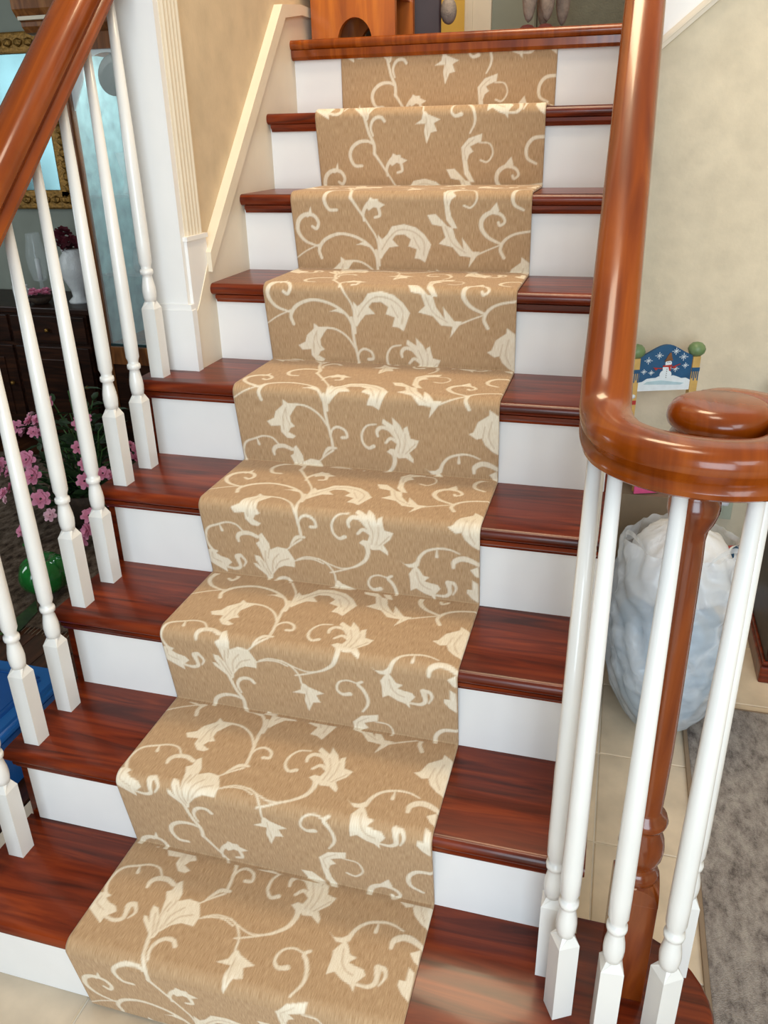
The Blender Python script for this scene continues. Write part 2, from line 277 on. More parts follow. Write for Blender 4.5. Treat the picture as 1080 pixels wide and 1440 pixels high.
def raster(W=606.0, H=REP, res=1.15):
    X, Y = np.meshgrid(np.arange(-4, W + 4, res), np.arange(0, H, res)); A = np.zeros_like(X)
    sm_ = lambda D: np.clip(D / 1.8 + .5, 0, 1)
    def seg(p, w):
        D = np.full(X.shape, -99.)
        for i in range(len(p) - 1):
            a, b = p[i], p[i + 1]; d = b - a; L = d @ d + 1e-9
            t = np.clip(((X - a[0]) * d[0] + (Y - a[1]) * d[1]) / L, 0, 1)
            D = np.maximum(D, (w[i] + (w[i + 1] - w[i]) * t) / 2 - np.hypot(X - a[0] - t * d[0], Y - a[1] - t * d[1]))
        return D
    def poly(p):
        ins = np.zeros(X.shape, bool); D = np.full(X.shape, 99.); n = len(p)
        for i in range(n):
            a, b = p[i], p[(i + 1) % n]
            ins ^= ((a[1] > Y) != (b[1] > Y)) & (X < a[0] + (Y - a[1]) / (b[1] - a[1] + 1e-12) * (b[0] - a[0]))
            d = b - a; L = d @ d + 1e-9; t = np.clip(((X - a[0]) * d[0] + (Y - a[1]) * d[1]) / L, 0, 1)
            D = np.minimum(D, np.hypot(X - a[0] - t * d[0], Y - a[1] - t * d[1]))
        return np.where(ins, D, -D)
    def shifts(q):
        for k in (-2, -1, 0, 1, 2):
            r = q + [0, k * H]
            if r[:, 1].max() > -20 and r[:, 1].min() < H + 20: yield r
    sc = np.array([1, REP / 1000])
    for w_, p in PAT['S']:
        q = np.array(catmull(np.array(p, float) * sc, 4)); ww = np.interp(np.linspace(0, 1, len(q)), np.linspace(0, 1, len(w_)), w_)
        for r in shifts(q): A = np.maximum(A, sm_(seg(r, ww)) * 0.92)
    for p in PAT['P']:
        for r in shifts(np.array(p, float) * sc):
            D = poly(r); A = np.maximum(A, sm_(D))
    for w_, p in PAT['V']:
        q = np.array(catmull(np.array(p, float) * sc, 4))
        for r in shifts(q): A = A * (1 - .5 * sm_(seg(r, np.full(len(q), float(w_)))))
    return A, res
TILE, TRES = raster()
STEP_LEN = 0.42272
COR = np.array([.007, -.009, .006, -.005, -.005, .001, .009, -.015, .015, .015])
def phase(s):
    """pattern phase along the runner; about 12 cm of carpet is tucked into every crease"""
    c = np.minimum((s // STEP_LEN).astype(int), 8)
    return (s - COR[c] + .1182 * c + .1151) / .4672
def runner():
    t = 0.008; rn = 0.022
    By, Bz = -t, t; cy, cz = -OV - t + rn, RISE + t - rn
    dx, dz = cy - By, cz - Bz; d = math.hypot(dx, dz); a = math.atan2(dz, dx); b = math.asin(rn / d); L = math.sqrt(d * d - rn * rn)
    T = (By + L * math.cos(a + b), Bz + L * math.sin(a + b)); a0 = math.atan2(T[1] - cz, T[0] - cy) % (2 * math.pi)
    one = [(By, Bz), T] + [(cy + rn * math.cos(x), cz + rn * math.sin(x)) for x in np.linspace(a0, math.pi / 2, 14)[1:]] + [(RUN - t, RISE + t)]
    path = []
    for k in range(8):
        for i, (y, z) in enumerate(one[:-1]): path.append((y + k * RUN, z + k * RISE if not (k == 0 and i == 0) else 0.004))
    path += [(8 * RUN - t, 8 * RISE + t), (8 * RUN - t, 9 * RISE - 0.044)]
    P = np.array(path); s = np.r_[0, np.cumsum(np.hypot(*np.diff(P, axis=0).T))]; s0 = s.copy()
    step = 0.0024
    ss = []
    for i in range(len(P) - 1):
        n = max(1, int(round((s[i + 1] - s[i]) / step))); ss += list(np.linspace(s[i], s[i + 1], n, endpoint=False))
    ss = np.array(ss + [s[-1]])
    yy = np.interp(ss, s, P[:, 0]); zz = np.interp(ss, s, P[:, 1])
    nu = int(CARW / step); uu = np.linspace(0, CARW, nu + 1); nv = len(ss)
    ph = phase(ss + 0.0041)
    # sample the woven pattern
    fy = (ph % 1.0) * REP / TRES; fx = (uu * 1000 + 4) / TRES
    H, W = TILE.shape
    x0 = np.clip(fx.astype(int), 0, W - 2); tx = fx - x0; y0 = fy.astype(int) % H; y1 = (y0 + 1) % H; ty = (fy - fy.astype(int))[:, None]
    val = (TILE[y0][:, x0] * (1 - tx) + TILE[y0][:, x0 + 1] * tx) * (1 - ty) + (TILE[y1][:, x0] * (1 - tx) + TILE[y1][:, x0 + 1] * tx) * ty
    # normals of the path for the edge thickness
    ty_, tz_ = np.gradient(yy), np.gradient(zz); ln_ = np.hypot(ty_, tz_) + 1e-12; ny, nz = tz_ / ln_, -ty_ / ln_     # points into the stair
    lip = 0.0065
    V = np.zeros((nv, nu + 3, 3)); V[:, 1:-1, 0] = uu; V[:, 1:-1, 1] = yy[:, None]; V[:, 1:-1, 2] = zz[:, None]
    edge = np.minimum(np.arange(nu + 1), np.arange(nu, -1, -1)); dip = np.where(edge == 0, 0.0022, np.where(edge == 1, 0.0006, 0))
    V[:, 1:-1, 1] += ny[:, None] * dip; V[:, 1:-1, 2] += nz[:, None] * dip
    for c, x in ((0, 0.0), (nu + 2, CARW)):
        V[:, c, 0] = x; V[:, c, 1] = yy + ny * lip; V[:, c, 2] = zz + nz * lip
    A = np.zeros((nv, nu + 3)); A[:, 1:-1] = val
    nc = nu + 3; idx = np.arange(nv * nc).reshape(nv, nc)
    F = np.stack([idx[:-1, :-1], idx[:-1, 1:], idx[1:, 1:], idx[1:, :-1]], -1).reshape(-1, 4)
    me = bpy.data.meshes.new('stair_runner')
    me.vertices.add(nv * nc); me.vertices.foreach_set('co', V.reshape(-1))
    me.loops.add(F.size); me.loops.foreach_set('vertex_index', F.reshape(-1).astype(np.int32))
    me.polygons.add(len(F)); me.polygons.foreach_set('loop_start', np.arange(0, F.size, 4, dtype=np.int32)); me.polygons.foreach_set('loop_total', np.full(len(F), 4, np.int32))
    me.polygons.foreach_set('use_smooth', np.ones(len(F), bool))
    at = me.attributes.new('woven', 'FLOAT', 'POINT'); at.data.foreach_set('value', A.reshape(-1).astype(np.float32))
    uvv = np.zeros((nv, nc, 3)); uvv[:, 1:-1, 0] = uu; uvv[:, -1, 0] = CARW; uvv[:, :, 1] = ss[:, None]
    at = me.attributes.new('weave', 'FLOAT_VECTOR', 'POINT'); at.data.foreach_set('vector', uvv.reshape(-1).astype(np.float32))
    me.update(); me.validate()
    m, nt, p = newmat('woven_wool'); N = nt.nodes; Lk = nt.links
    a1 = N.new('ShaderNodeAttribute'); a1.attribute_name = 'woven'; a2 = N.new('ShaderNodeAttribute'); a2.attribute_name = 'weave'
    mp = N.new('ShaderNodeMapping'); mp.inputs['Scale'].default_value = (800, 55, 1); Lk.new(a2.outputs['Vector'], mp.inputs[0])
    n1 = N.new('ShaderNodeTexNoise'); n1.inputs['Scale'].default_value = 1.0; n1.inputs['Detail'].default_value = 3; Lk.new(mp.outputs[0], n1.inputs['Vector'])
    r1 = N.new('ShaderNodeValToRGB'); e = r1.color_ramp.elements; e[0].position = .30; e[0].color = srgb(162, 129, 94); e[1].position = .72; e[1].color = srgb(196, 166, 130)
    Lk.new(n1.outputs['Fac'], r1.inputs[0])
    r2 = N.new('ShaderNodeValToRGB'); e = r2.color_ramp.elements; e[0].position = .25; e[0].color = srgb(216, 200, 172); e[1].position = .75; e[1].color = srgb(240, 231, 212)
    Lk.new(n1.outputs['Fac'], r2.inputs[0])
    mx = N.new('ShaderNodeMix'); mx.data_type = 'RGBA'; Lk.new(a1.outputs['Fac'], mx.inputs['Factor']); Lk.new(r1.outputs[0], mx.inputs['A']); Lk.new(r2.outputs[0], mx.inputs['B'])
    Lk.new(mx.outputs['Result'], p.inputs['Base Color'])
    mp2 = N.new('ShaderNodeMapping'); mp2.inputs['Scale'].default_value = (600, 300, 1); Lk.new(a2.outputs['Vector'], mp2.inputs[0])
    n2 = N.new('ShaderNodeTexNoise'); n2.inputs['Scale'].default_value = 1.0; Lk.new(mp2.outputs[0], n2.inputs['Vector'])
    ml = N.new('ShaderNodeMath'); ml.operation = 'MULTIPLY_ADD'; Lk.new(a1.outputs['Fac'], ml.inputs[0]); ml.inputs[1].default_value = 0.8; Lk.new(n2.outputs['Fac'], ml.inputs[2])
    bp = N.new('ShaderNodeBump'); bp.inputs['Strength'].default_value = 0.35; bp.inputs['Distance'].default_value = 0.0015; Lk.new(ml.outputs[0], bp.inputs['Height']); Lk.new(bp.outputs[0], p.inputs['Normal'])
    setp(p, rough=0.95, spec=0.1, sheen=0.15)
    me.materials.append(m)
    o = bpy.data.objects.new('stair_runner', me); link(o)
    tag(o, 'tan stair runner with cream acanthus scroll pattern down the middle of the stairs', 'carpet runner')
runner()

# ================================================================ RAILINGS
RAILP = [(-.021, 0), (-.027, .004), (-.0285, .010), (-.026, .016), (-.0215, .0195), (-.0235, .024), (-.029, .030), (-.0305, .037), (-.029, .045), (-.024, .052), (-.015, .0565), (0, .058),
         (.015, .0565), (.024, .052), (.029, .045), (.0305, .037), (.029, .030), (.0235, .024), (.0215, .0195), (.026, .016), (.0285, .010), (.027, .004), (.021, 0)]
def sweep(path, prof, scale=1.0, cap=True, tilt=True):
    """profile (lateral, up) swept along a 3D path, section kept upright"""
    n = len(prof); v = []; f = []
    P = [Vector(p) for p in path]
    for i, p in enumerate(P):
        t = (P[min(i + 1, len(P) - 1)] - P[max(i - 1, 0)]).normalized()
        side = t.cross(Vector((0, 0, 1))).normalized(); up = side.cross(t).normalized()
        for a, b in prof: v.append(p + side * a * scale + up * b * scale)
    for i in range(len(P) - 1):
        for k in range(n):
            f.append((i * n + k, i * n + (k + 1) % n, (i + 1) * n + (k + 1) % n, (i + 1) * n + k))
    if cap: f.append(tuple(range(n))); f.append(tuple(range((len(P) - 1) * n, len(P) * n))[::-1])
    return v, f
def rail_z(y): return 0.19 + (RISE / RUN) * (y + OV) + 0.743
def baluster_mesh(h):
    """turned baluster of height h standing on z=0: base block with chamfered shoulder, urn, collar, tapering shaft"""
    b = B(); q = 0.0165
    b.lathe([(0.0135, 0.176), (0.0150, 0.186), (0.0158, 0.198), (0.0148, 0.210), (0.0115, 0.228), (0.0108, 0.234), (0.0145, 0.236), (0.0152, 0.241), (0.0145, 0.246), (0.0112, 0.248), (0.0118, 0.254), (0.0148, 0.262), (0.0152, 0.30), (0.0145, 0.42), (0.0085, max(h, 0.5))], 16)
    return b
def block_mesh():
    q = 0.0165; r = 0.011
    v = [(x, y, 0) for x, y in ((-q, -q), (q, -q), (q, q), (-q, q))] + [(x, y, 0.160) for x, y in ((-q, -q), (q, -q), (q, q), (-q, q))]
    top = [(r * math.cos(a), r * math.sin(a), 0.180) for a in [math.radians(225 + 45 * i) for i in range(8)]]
    mid = [(-q, -q * .25, .168)]  # unused helper point
    v += top
    f = [(3, 2, 1, 0), (0, 1, 5, 4), (1, 2, 6, 5), (2, 3, 7, 6), (3, 0, 4, 7)]
    f += [(4, 5, 10, 9), (4, 9, 8), (5, 6, 12, 11), (5, 11, 10), (6, 7, 14, 13), (6, 13, 12), (7, 4, 8, 15), (7, 15, 14), tuple(range(8, 16))]
    return v, f
_bm = {}
bv, bf = block_mesh()
_blk = None
def baluster(x, y, z, top, parent, rz=0.0):
    global _blk
    h = round(top - z, 3)
    if h not in _bm:
        o = baluster_mesh(h).build('baluster', M['baluster'], parent, True); _bm[h] = o.data
    else:
        o = bpy.data.objects.new('baluster', _bm[h]); link(o, parent)
    o.location = (x, y, z); o.rotation_euler[2] = rz
    if _blk is None:
        c = mesh('base_block', bv, bf, M['baluster'], o); _blk = c.data
    else:
        c = bpy.data.objects.new('base_block', _blk); link(c, o)
    return o
# left railing
lr = empty('stair_railing', 'white baluster railing with brown handrail on the dining room side', 'railing', group=None)
XB = -0.212
v, f = sweep([(XB, y, rail_z(y)) for y in (-0.55, -0.2, 0.2, 0.6, 0.936)], RAILP, 1.28)
smooth_by_angle(mesh('handrail', v, f, M['rail'], lr), 30)
for k in range(1, 6):
    for j in (0, 1):
        y = (k - 1) * RUN - OV + 0.05 + j * RUN / 2
        if k == 5 and j: continue
        baluster(XB, y, k * RISE, rail_z(y) + 0.006, lr)
# right railing with volute
rr = empty('stair_railing', 'railing with scrolled volute end around a turned brown newel post', 'railing')
ZB = 1.112; XRR = 0.817
plan = catmull([(XRR, 0.33), (XRR, 0.26), (XRR, 0.20), (0.820, 0.145), (0.836, 0.093), (0.872, 0.055), (0.922, 0.038), (0.972, 0.045), (1.006, 0.076), (1.024, 0.125), (1.021, 0.178), (0.998, 0.220), (0.964, 0.234), (0.940, 0.220)], 8)
def zc(y):
    s_ = rail_z(y); k = 0.018; a, b = s_ / k, ZB / k; m_ = max(a, b); return k * (m_ + math.log(math.exp(a - m_) + math.exp(b - m_)))
path = [(XRR, y, rail_z(y)) for y in (1.9, 1.4, 1.0, 0.7, 0.5, 0.42)]
flat = False
for x, y in plan:
    if y < 0.10: flat = True
    path.append((x, y, ZB if flat else zc(y)))
v, f = sweep(path, RAILP)
hr = smooth_by_angle(mesh('handrail', v, f, M['rail'], rr), 30)
eye = [(0.001, 0), (.050, 0), (.056, .004), (.058, .010), (.055, .016), (.051, .0195), (.053, .024), (.060, .030), (.062, .037), (.061, .044), (.057, .051), (.050, .056), (.042, .0585), (.001, .0595)]
B().lathe([(r_, ZB + z_) for r_, z_ in eye], 40, (0.951, 0.186)).build('volute_eye', M['rail'], hr, True)
for x, y, rz in ((0.836, 0.074, .5), (0.905, 0.050, .1), (0.983, 0.058, .55), (1.017, 0.192, .2)):
    baluster(x, y, RISE, ZB + 0.006, rr, rz)
baluster(0.812, 0.138, RISE, zc(0.138) + 0.004, rr)
for k in range(2, 9):
    for j in (0, 1):
        y = (k - 1) * RUN - OV + 0.05 + j * RUN / 2
        baluster(0.812, y, k * RISE, rail_z(y) + 0.006, rr)
# newel post
NX, NY = 0.932, 0.150
nw = B().lathe([(.030, .43), (.031, .445), (.026, .452), (.0235, .458), (.027, .466), (.032, .478), (.0335, .494), (.031, .512), (.024, .530), (.0225, .536), (.030, .540), (.0325, .548), (.030, .556), (.023, .562), (.0215, .570), (.0225, .60), (.0235, .68), (.0225, .80), (.0205, .98), (.0195, 1.005), (.021, 1.018), (.027, 1.030), (.0305, 1.043), (.0305, 1.056), (.026, 1.064), (.024, 1.070), (.030, 1.078), (.033, 1.092), (.033, ZB + .004)], 28, (NX, NY)).build('newel_post', M['newel'], rr, True)
q = 0.0335
nb = B().box(NX - q, NX + q, NY - q, NY + q, RISE, 0.405, 0.002)
k_ = 12
for sd in range(4):                                     # arched shoulders of the block
    a0_ = math.pi / 2 * sd; ca, sa = math.cos(a0_), math.sin(a0_)
    vv = []
    for i in range(k_ + 1):
        t = -1 + 2 * i / k_; vv.append((q, q * t, 0.404 + 0.030 * math.sqrt(max(0, 1 - t * t))))
    for i in range(k_ + 1):
        a_ = -math.pi / 4 + math.pi / 2 * i / k_; vv.append((0.0285 * math.cos(a_), 0.0285 * math.sin(a_), 0.436))
    n = k_ + 1
    vv = [(NX + x * ca - y * sa, NY + x * sa + y * ca, z) for x, y, z in vv]
    nb.add(vv, [(i, i + 1, n + i + 1, n + i) for i in range(k_)] + [tuple(range(n))])
nb.build('base_block', M['newel'], nw)

# ================================================================ MORE MATERIALS
M['darkwood'] = wood('dark_walnut', (26, 13, 8), (44, 23, 14), (66, 36, 20), rough=0.42, coat=0.05, spec=0.22)
M['brownwood'] = wood('brown_oak', (92, 52, 24), (128, 76, 36), (158, 102, 54), grain=(12, 12, 1.2), rough=0.35, coat=0.3)
M['orangewood'] = wood('orange_pine', (148, 72, 12), (180, 94, 20), (206, 118, 32), grain=(9, 9, 1.0), rough=0.35, coat=0.3)
M['plankwood'] = wood('dark_floor_plank', (50, 26, 14), (76, 42, 24), (98, 58, 34), grain=(14, 1.2, 10), rough=0.4, coat=0.2)
M['dining_wall'] = plain('grey_green_paint', (138, 142, 130), 0.8, 0.05, 10)
M['ceiling'] = plain('ceiling_paint', (226, 222, 212), 0.9, 0.02, 6)
M['gold'] = plain('antique_gold', (134, 98, 42), 0.4, 0.35, 60, 0.9, 90, metal=0.6)
M['silverglass'] = plain('mirror_glass', (92, 122, 126), 0.18, 0.12, 6, metal=0.8)
M['tealreflect'] = plain('teal_reflection_panel', (160, 192, 194), 0.3, 0.28, 16)  # teal painted in for daylight mirrored inside the curio cabinet
M['porcelain'] = plain('white_porcelain', (214, 216, 214), 0.25, 0.05, 40, 0.5, 160)
M['darkred'] = plain('dark_red_petal', (96, 28, 40), 0.7, 0.3, 60)
M['pink'] = plain('pink_petal', (232, 148, 176), 0.7, 0.22, 70)
M['palepink'] = plain('pale_pink_petal', (238, 190, 200), 0.7, 0.15, 70)
M['leaf'] = plain('dark_green_leaf', (38, 62, 28), 0.55, 0.4, 40)
M['stemgreen'] = plain('green_stem', (70, 104, 52), 0.6, 0.2, 40)
M['wicker'] = plain('dark_wicker', (58, 42, 28), 0.8, 0.4, 60, 0.8, 120)
M['green'] = plain('green_glaze', (28, 110, 44), 0.15, 0.35, 16, coat=0.8)
M['blue'] = plain('blue_plastic', (24, 98, 172), 0.4, 0.06, 10)
M['bluedark'] = plain('blue_plastic_lid', (16, 78, 150), 0.4, 0.06, 10)
M['taupe'] = plain('taupe_cardboard', (134, 116, 94), 0.85, 0.06, 20)
M['taupedark'] = plain('cardboard_edge', (140, 120, 98), 0.85, 0.06, 20)
M['navy'] = plain('painted_night_blue', (28, 82, 122), 0.5, 0.14, 40)
M['snow'] = plain('painted_snow', (224, 234, 238), 0.6, 0.05, 60)
M['snowshade'] = plain('painted_snow_shade', (176, 204, 212), 0.6, 0.06, 60)
M['red'] = plain('painted_red', (176, 48, 40), 0.5, 0.1, 60)
M['hat'] = plain('painted_brown_hat', (124, 82, 48), 0.6, 0.15, 60)
M['black'] = plain('black_paint', (22, 20, 20), 0.5, 0.1, 40)
M['mustard'] = plain('mustard_post_paint', (206, 168, 96), 0.5, 0.08, 40)
M['sage'] = plain('sage_green_paint', (112, 138, 92), 0.4, 0.06, 40)
M['hotpink'] = plain('hot_pink_paint', (222, 84, 140), 0.5, 0.1, 60)
M['plate'] = plain('almond_plate', (196, 200, 176), 0.4, 0.03, 20)
M['plastic'] = plain('white_plastic', (232, 232, 238), 0.35, 0.02, 20)
M['quilt'] = plain('pale_blue_cloth', (156, 190, 216), 0.9, 0.12, 8, 0.4, 60)
M['whitecloth'] = plain('white_cloth', (226, 228, 230), 0.9, 0.05, 8, 0.4, 60)
M['plush'] = plain('grey_brown_plush', (150, 136, 122), 1.0, 0.18, 60, 0.6, 220)
M['maroon'] = plain('maroon_felt', (92, 40, 38), 0.95, 0.15, 60)
M['aubergine'] = plain('aubergine_leather', (58, 42, 44), 0.5, 0.12, 14)
M['yellow'] = plain('yellow_paint', (238, 196, 96), 0.8, 0.04, 8)
M['greygreen'] = plain('grey_upholstery', (104, 106, 94), 0.9, 0.1, 30, 0.4, 200)
def glassmat():
    m, nt, p = newmat('clear_glass'); setp(p, rough=0.02, trans=0.0, alpha=0.16, spec=0.8); p.inputs['Base Color'].default_value = (0.86, 0.95, 0.95, 1); return m
M['glass'] = glassmat()
def reflectmat():  # dark tone painted in for the inside of a reflected arch
    m, nt, p = newmat('dark_arch_reflection'); N = nt.nodes; n = N.new('ShaderNodeTexNoise'); n.inputs['Scale'].default_value = 9
    r = N.new('ShaderNodeValToRGB'); r.color_ramp.elements[0].color = srgb(54, 52, 48); r.color_ramp.elements[1].color = srgb(104, 104, 94)
    nt.links.new(n.outputs['Fac'], r.inputs[0]); nt.links.new(r.outputs[0], p.inputs['Base Color']); setp(p, rough=0.08, coat=0.5); return m
M['darkreflect'] = reflectmat()
def rugmat(name, cols, s1, s2, bump):
    m, nt, p = newmat(name); N = nt.nodes; L = nt.links; tc = N.new('ShaderNodeTexCoord')
    a = N.new('ShaderNodeTexNoise'); a.inputs['Scale'].default_value = s1; a.inputs['Detail'].default_value = 8; a.inputs['Roughness'].default_value = 0.75
    mp = N.new('ShaderNodeMapping'); mp.inputs['Scale'].default_value = (1.6, 0.8, 1); L.new(tc.outputs['Object'], mp.inputs[0]); L.new(mp.outputs[0], a.inputs['Vector'])
    r = N.new('ShaderNodeValToRGB'); e = r.color_ramp.elements; e[0].position = .34; e[0].color = srgb(*cols[0]); e[1].position = .62; e[1].color = srgb(*cols[2]); x = e.new(.47); x.color = srgb(*cols[1])
    L.new(a.outputs['Fac'], r.inputs[0]); L.new(r.outputs[0], p.inputs['Base Color'])
    b = N.new('ShaderNodeTexNoise'); b.inputs['Scale'].default_value = s2; L.new(tc.outputs['Object'], b.inputs['Vector'])
    bp = N.new('ShaderNodeBump'); bp.inputs['Strength'].default_value = bump; bp.inputs['Distance'].default_value = 0.006; L.new(b.outputs['Fac'], bp.inputs['Height']); L.new(bp.outputs[0], p.inputs['Normal'])
    setp(p, rough=1.0, spec=0.05); return m
M['rug'] = rugmat('mottled_grey_pile', ((96, 88, 84), (142, 134, 128), (170, 162, 154)), 26, 420, 0.7)
M['rug2'] = rugmat('brown_patterned_pile', ((44, 34, 28), (92, 78, 66), (128, 112, 98)), 18, 300, 0.6)
def bagmat():
    m, nt, p = newmat('plastic_film'); N = nt.nodes; L = nt.links
    p.inputs['Base Color'].default_value = srgb(236, 240, 244); setp(p, rough=0.2, spec=0.6)
    tc = N.new('ShaderNodeTexCoord')
    nz = N.new('ShaderNodeTexNoise'); nz.inputs['Scale'].default_value = 5; nz.inputs['Detail'].default_value = 3; L.new(tc.outputs['Object'], nz.inputs['Vector'])
    mx = N.new('ShaderNodeMix'); mx.data_type = 'VECTOR'; mx.inputs['Factor'].default_value = 0.35; L.new(tc.outputs['Object'], mx.inputs['A']); L.new(nz.outputs['Color'], mx.inputs['B'])
    vo = N.new('ShaderNodeTexVoronoi'); vo.feature = 'DISTANCE_TO_EDGE'; vo.inputs['Scale'].default_value = 5.5; L.new(mx.outputs['Result'], vo.inputs['Vector'])
    rd = N.new('ShaderNodeValToRGB'); rd.color_ramp.elements[0].position = 0.0; rd.color_ramp.elements[0].color = (1, 1, 1, 1); rd.color_ramp.elements[1].position = 0.12; rd.color_ramp.elements[1].color = (0, 0, 0, 1); L.new(vo.outputs['Distance'], rd.inputs[0])
    n2 = N.new('ShaderNodeTexNoise'); n2.inputs['Scale'].default_value = 14; n2.inputs['Detail'].default_value = 3; L.new(mx.outputs['Result'], n2.inputs['Vector'])
    sm2 = N.new('ShaderNodeMath'); sm2.operation = 'ADD'; L.new(rd.outputs[0], sm2.inputs[0]); L.new(n2.outputs['Fac'], sm2.inputs[1])
    bp = N.new('ShaderNodeBump'); bp.inputs['Strength'].default_value = 0.32; bp.inputs['Distance'].default_value = 0.010; L.new(sm2.outputs[0], bp.inputs['Height']); L.new(bp.outputs[0], p.inputs['Normal'])
    t = N.new('ShaderNodeBsdfTranslucent'); t.inputs[0].default_value = srgb(232, 238, 244); L.new(bp.outputs[0], t.inputs['Normal'])
    tr = N.new('ShaderNodeBsdfTransparent')
    m1 = N.new('ShaderNodeMixShader'); m1.inputs[0].default_value = 0.3; L.new(p.outputs[0], m1.inputs[1]); L.new(t.outputs[0], m1.inputs[2])
    fa = N.new('ShaderNodeMath'); fa.operation = 'MULTIPLY_ADD'; L.new(rd.outputs[0], fa.inputs[0]); fa.inputs[1].default_value = -0.25; fa.inputs[2].default_value = 0.48
    m2 = N.new('ShaderNodeMixShader'); L.new(fa.outputs[0], m2.inputs[0]); L.new(m1.outputs[0], m2.inputs[1]); L.new(tr.outputs[0], m2.inputs[2])
    L.new(m2.outputs[0], N['Material Output'].inputs['Surface']); return m
M['bag'] = bagmat()

# ================================================================ DINING ROOM SHELL
df = B().box(-3.6, -0.452, -0.9, 3.05, -0.06, -0.004).build('floor_dining', M['darkwood']); tag(df, kind='structure')
pme = None
for i in range(22):
    x = -0.50 - i * 0.09
    if pme is None:
        o = B().box(-0.0435, 0.0435, -0.9, 3.04, -0.012, 0.0, 0.0015).build('plank', M['plankwood'], df); pme = o.data
    else:
        o = bpy.data.objects.new('plank', pme); link(o, df)
    o.location = (x, 0, 0)
o = B().box(-3.6, -0.255, 3.0, 3.1, 0, 2.6).build('wall_dining_back', M['dining_wall']); tag(o, kind='structure')
o = B().box(-3.7, -3.6, -0.9, 3.1, 0, 2.6).build('wall_dining_left', M['dining_wall']); tag(o, kind='structure')
o = B().box(-3.6, -0.9, -1.0, -0.9, 0, 2.6).build('wall_dining_front', M['dining_wall']); tag(o, kind='structure')
o = B().box(-3.6, -0.255, -1.0, 3.1, 2.5, 2.6).build('ceiling', M['ceiling']); tag(o, kind='structure')
# patterned rug with a short fringe
rg = empty('area_rug', 'brown patterned dining room rug with frayed edge behind the left railing', 'rug', (-1.75, 1.85, 0))
B().box(-1.15, 1.15, -0.78, 0.62, 0.0, 0.009, 0.003).build('pile', M['rug2'], rg)
fb = B()
for i in range(150):
    x = -1.14 + 2.28 * i / 149; l = R.uniform(0.02, 0.035)
    fb.tube([(x, -0.78, 0.005), (x + R.uniform(-.004, .004), -0.78 - l, 0.002)], 0.002, 3)
o = fb.build('fringe', M['taupedark'], rg); o['kind'] = 'stuff'

# ================================================================ CURIO CABINET
cab = empty('curio_cabinet', 'tall brown glass-fronted curio cabinet seen behind the left balusters', 'cabinet', (-1.10, 2.5, 0))
x0, x1, d = -0.40, 0.40, 0.42
B().box(x0, x0 + 0.02, 0.02, d, 0.0, 1.86).build('side_panel', M['brownwood'], cab)
B().box(x1 - 0.02, x1, 0.02, d, 0.0, 1.86).build('side_panel', M['brownwood'], cab)
B().box(x0 + .02, x1 - .02, d - 0.015, d, 0.0, 1.86).build('back_panel', M['tealreflect'], cab)
B().box(x0 + .02, x0 + .026, 0.05, d - .02, 0.59, 1.80).build('teal_reflection_lining', M['tealreflect'], cab)  # linings added to carry the painted teal reflection
B().box(x1 - .026, x1 - .02, 0.05, d - .02, 0.59, 1.80).build('teal_reflection_lining', M['tealreflect'], cab)
B().box(x0, x1, 0.02, d, 0.0, 0.10).build('plinth', M['darkwood'], cab)
for s_ in (-1, 1):
    xa = x0 if s_ < 0 else x1 - 0.045
    B().box(xa, xa + 0.045, 0, 0.03, 0.0, 1.86, 0.003).box(xa + 0.012, xa + 0.020, -0.006, 0.0, 0.1, 1.8).box(xa + 0.028, xa + 0.036, -0.006, 0.0, 0.1, 1.8).build('stile', M['brownwood'], cab)
B().box(x0 + .045, x1 - .045, 0, 0.03, 0.50, 0.585, 0.003).build('rail', M['brownwood'], cab)
B().box(x0 + .045, x1 - .045, 0.006, 0.028, 0.10, 0.50).box(x0 + .10, x1 - .10, 0.0, 0.008, 0.16, 0.44).build('lower_door', M['darkwood'], cab)
B().box(x0 + .045, x1 - .045, 0.0, 0.03, 1.80, 1.86).build('rail', M['brownwood'], cab)
B().box(x0 + .045, x1 - .045, 0.012, 0.017, 0.585, 1.80).build('glass_pane', M['glass'], cab)
B().box(x0 + .045, x1 - .045, 0.008, 0.02, 0.585, 0.597).build('pane_edge', M['silverglass'], cab)
# white arch shape standing in for a reflection in the cabinet glass
ap = [(x0 + .045, 1.82), (x0 + .045, 1.58)] + [(-0.355 + 0.06 + 0.12 - 0.115 * math.cos(math.pi * i / 14), 1.70 + 0.09 * math.sin(math.pi * i / 14)) for i in range(15)][0:15] + [(0.355, 1.70), (0.355, 1.82)]
B().prism(ap, 'y', 0.018, 0.028).build('arch_reflection', M['white'], cab)
for z in (0.90, 1.235):
    B().box(x0 + .02, x1 - .02, 0.05, d - .02, z, z + 0.010).build('shelf', M['glass'], cab)
B().box(x0 + .02, x1 - .02, 0.05, d - .02, 0.575, 0.59).build('shelf', M['brownwood'], cab)
cp = [(0.0, 1.86), (-0.03, 1.865), (-0.05, 1.885), (-0.05, 1.90), (-0.075, 1.915), (-0.095, 1.94), (-0.095, 1.972), (-0.07, 1.985), (d, 1.985), (d, 1.86)]
cn = B().prism(cp, 'x', x0 - 0.09, x1 + 0.09).build('cornice', M['brownwood'], cab)
B().box(x0 - 0.075, x1 + 0.075, -0.088, -0.07, 1.903, 1.916).build('cornice_bead', M['cream'], cn)
o = B().lathe([(0.002, 0), (0.05, 0.002), (0.078, 0.010), (0.082, 0.014), (0.078, 0.014), (0.05, 0.008), (0.002, 0.006)], 28).build('reflection_disc', M['darkreflect'], None, True)  # added disc and stand imitate the dark part of a reflected arch
o.location = (-1.265, 2.62, 1.245 + 0.395); o.rotation_euler = (math.radians(80), 0, 0); 
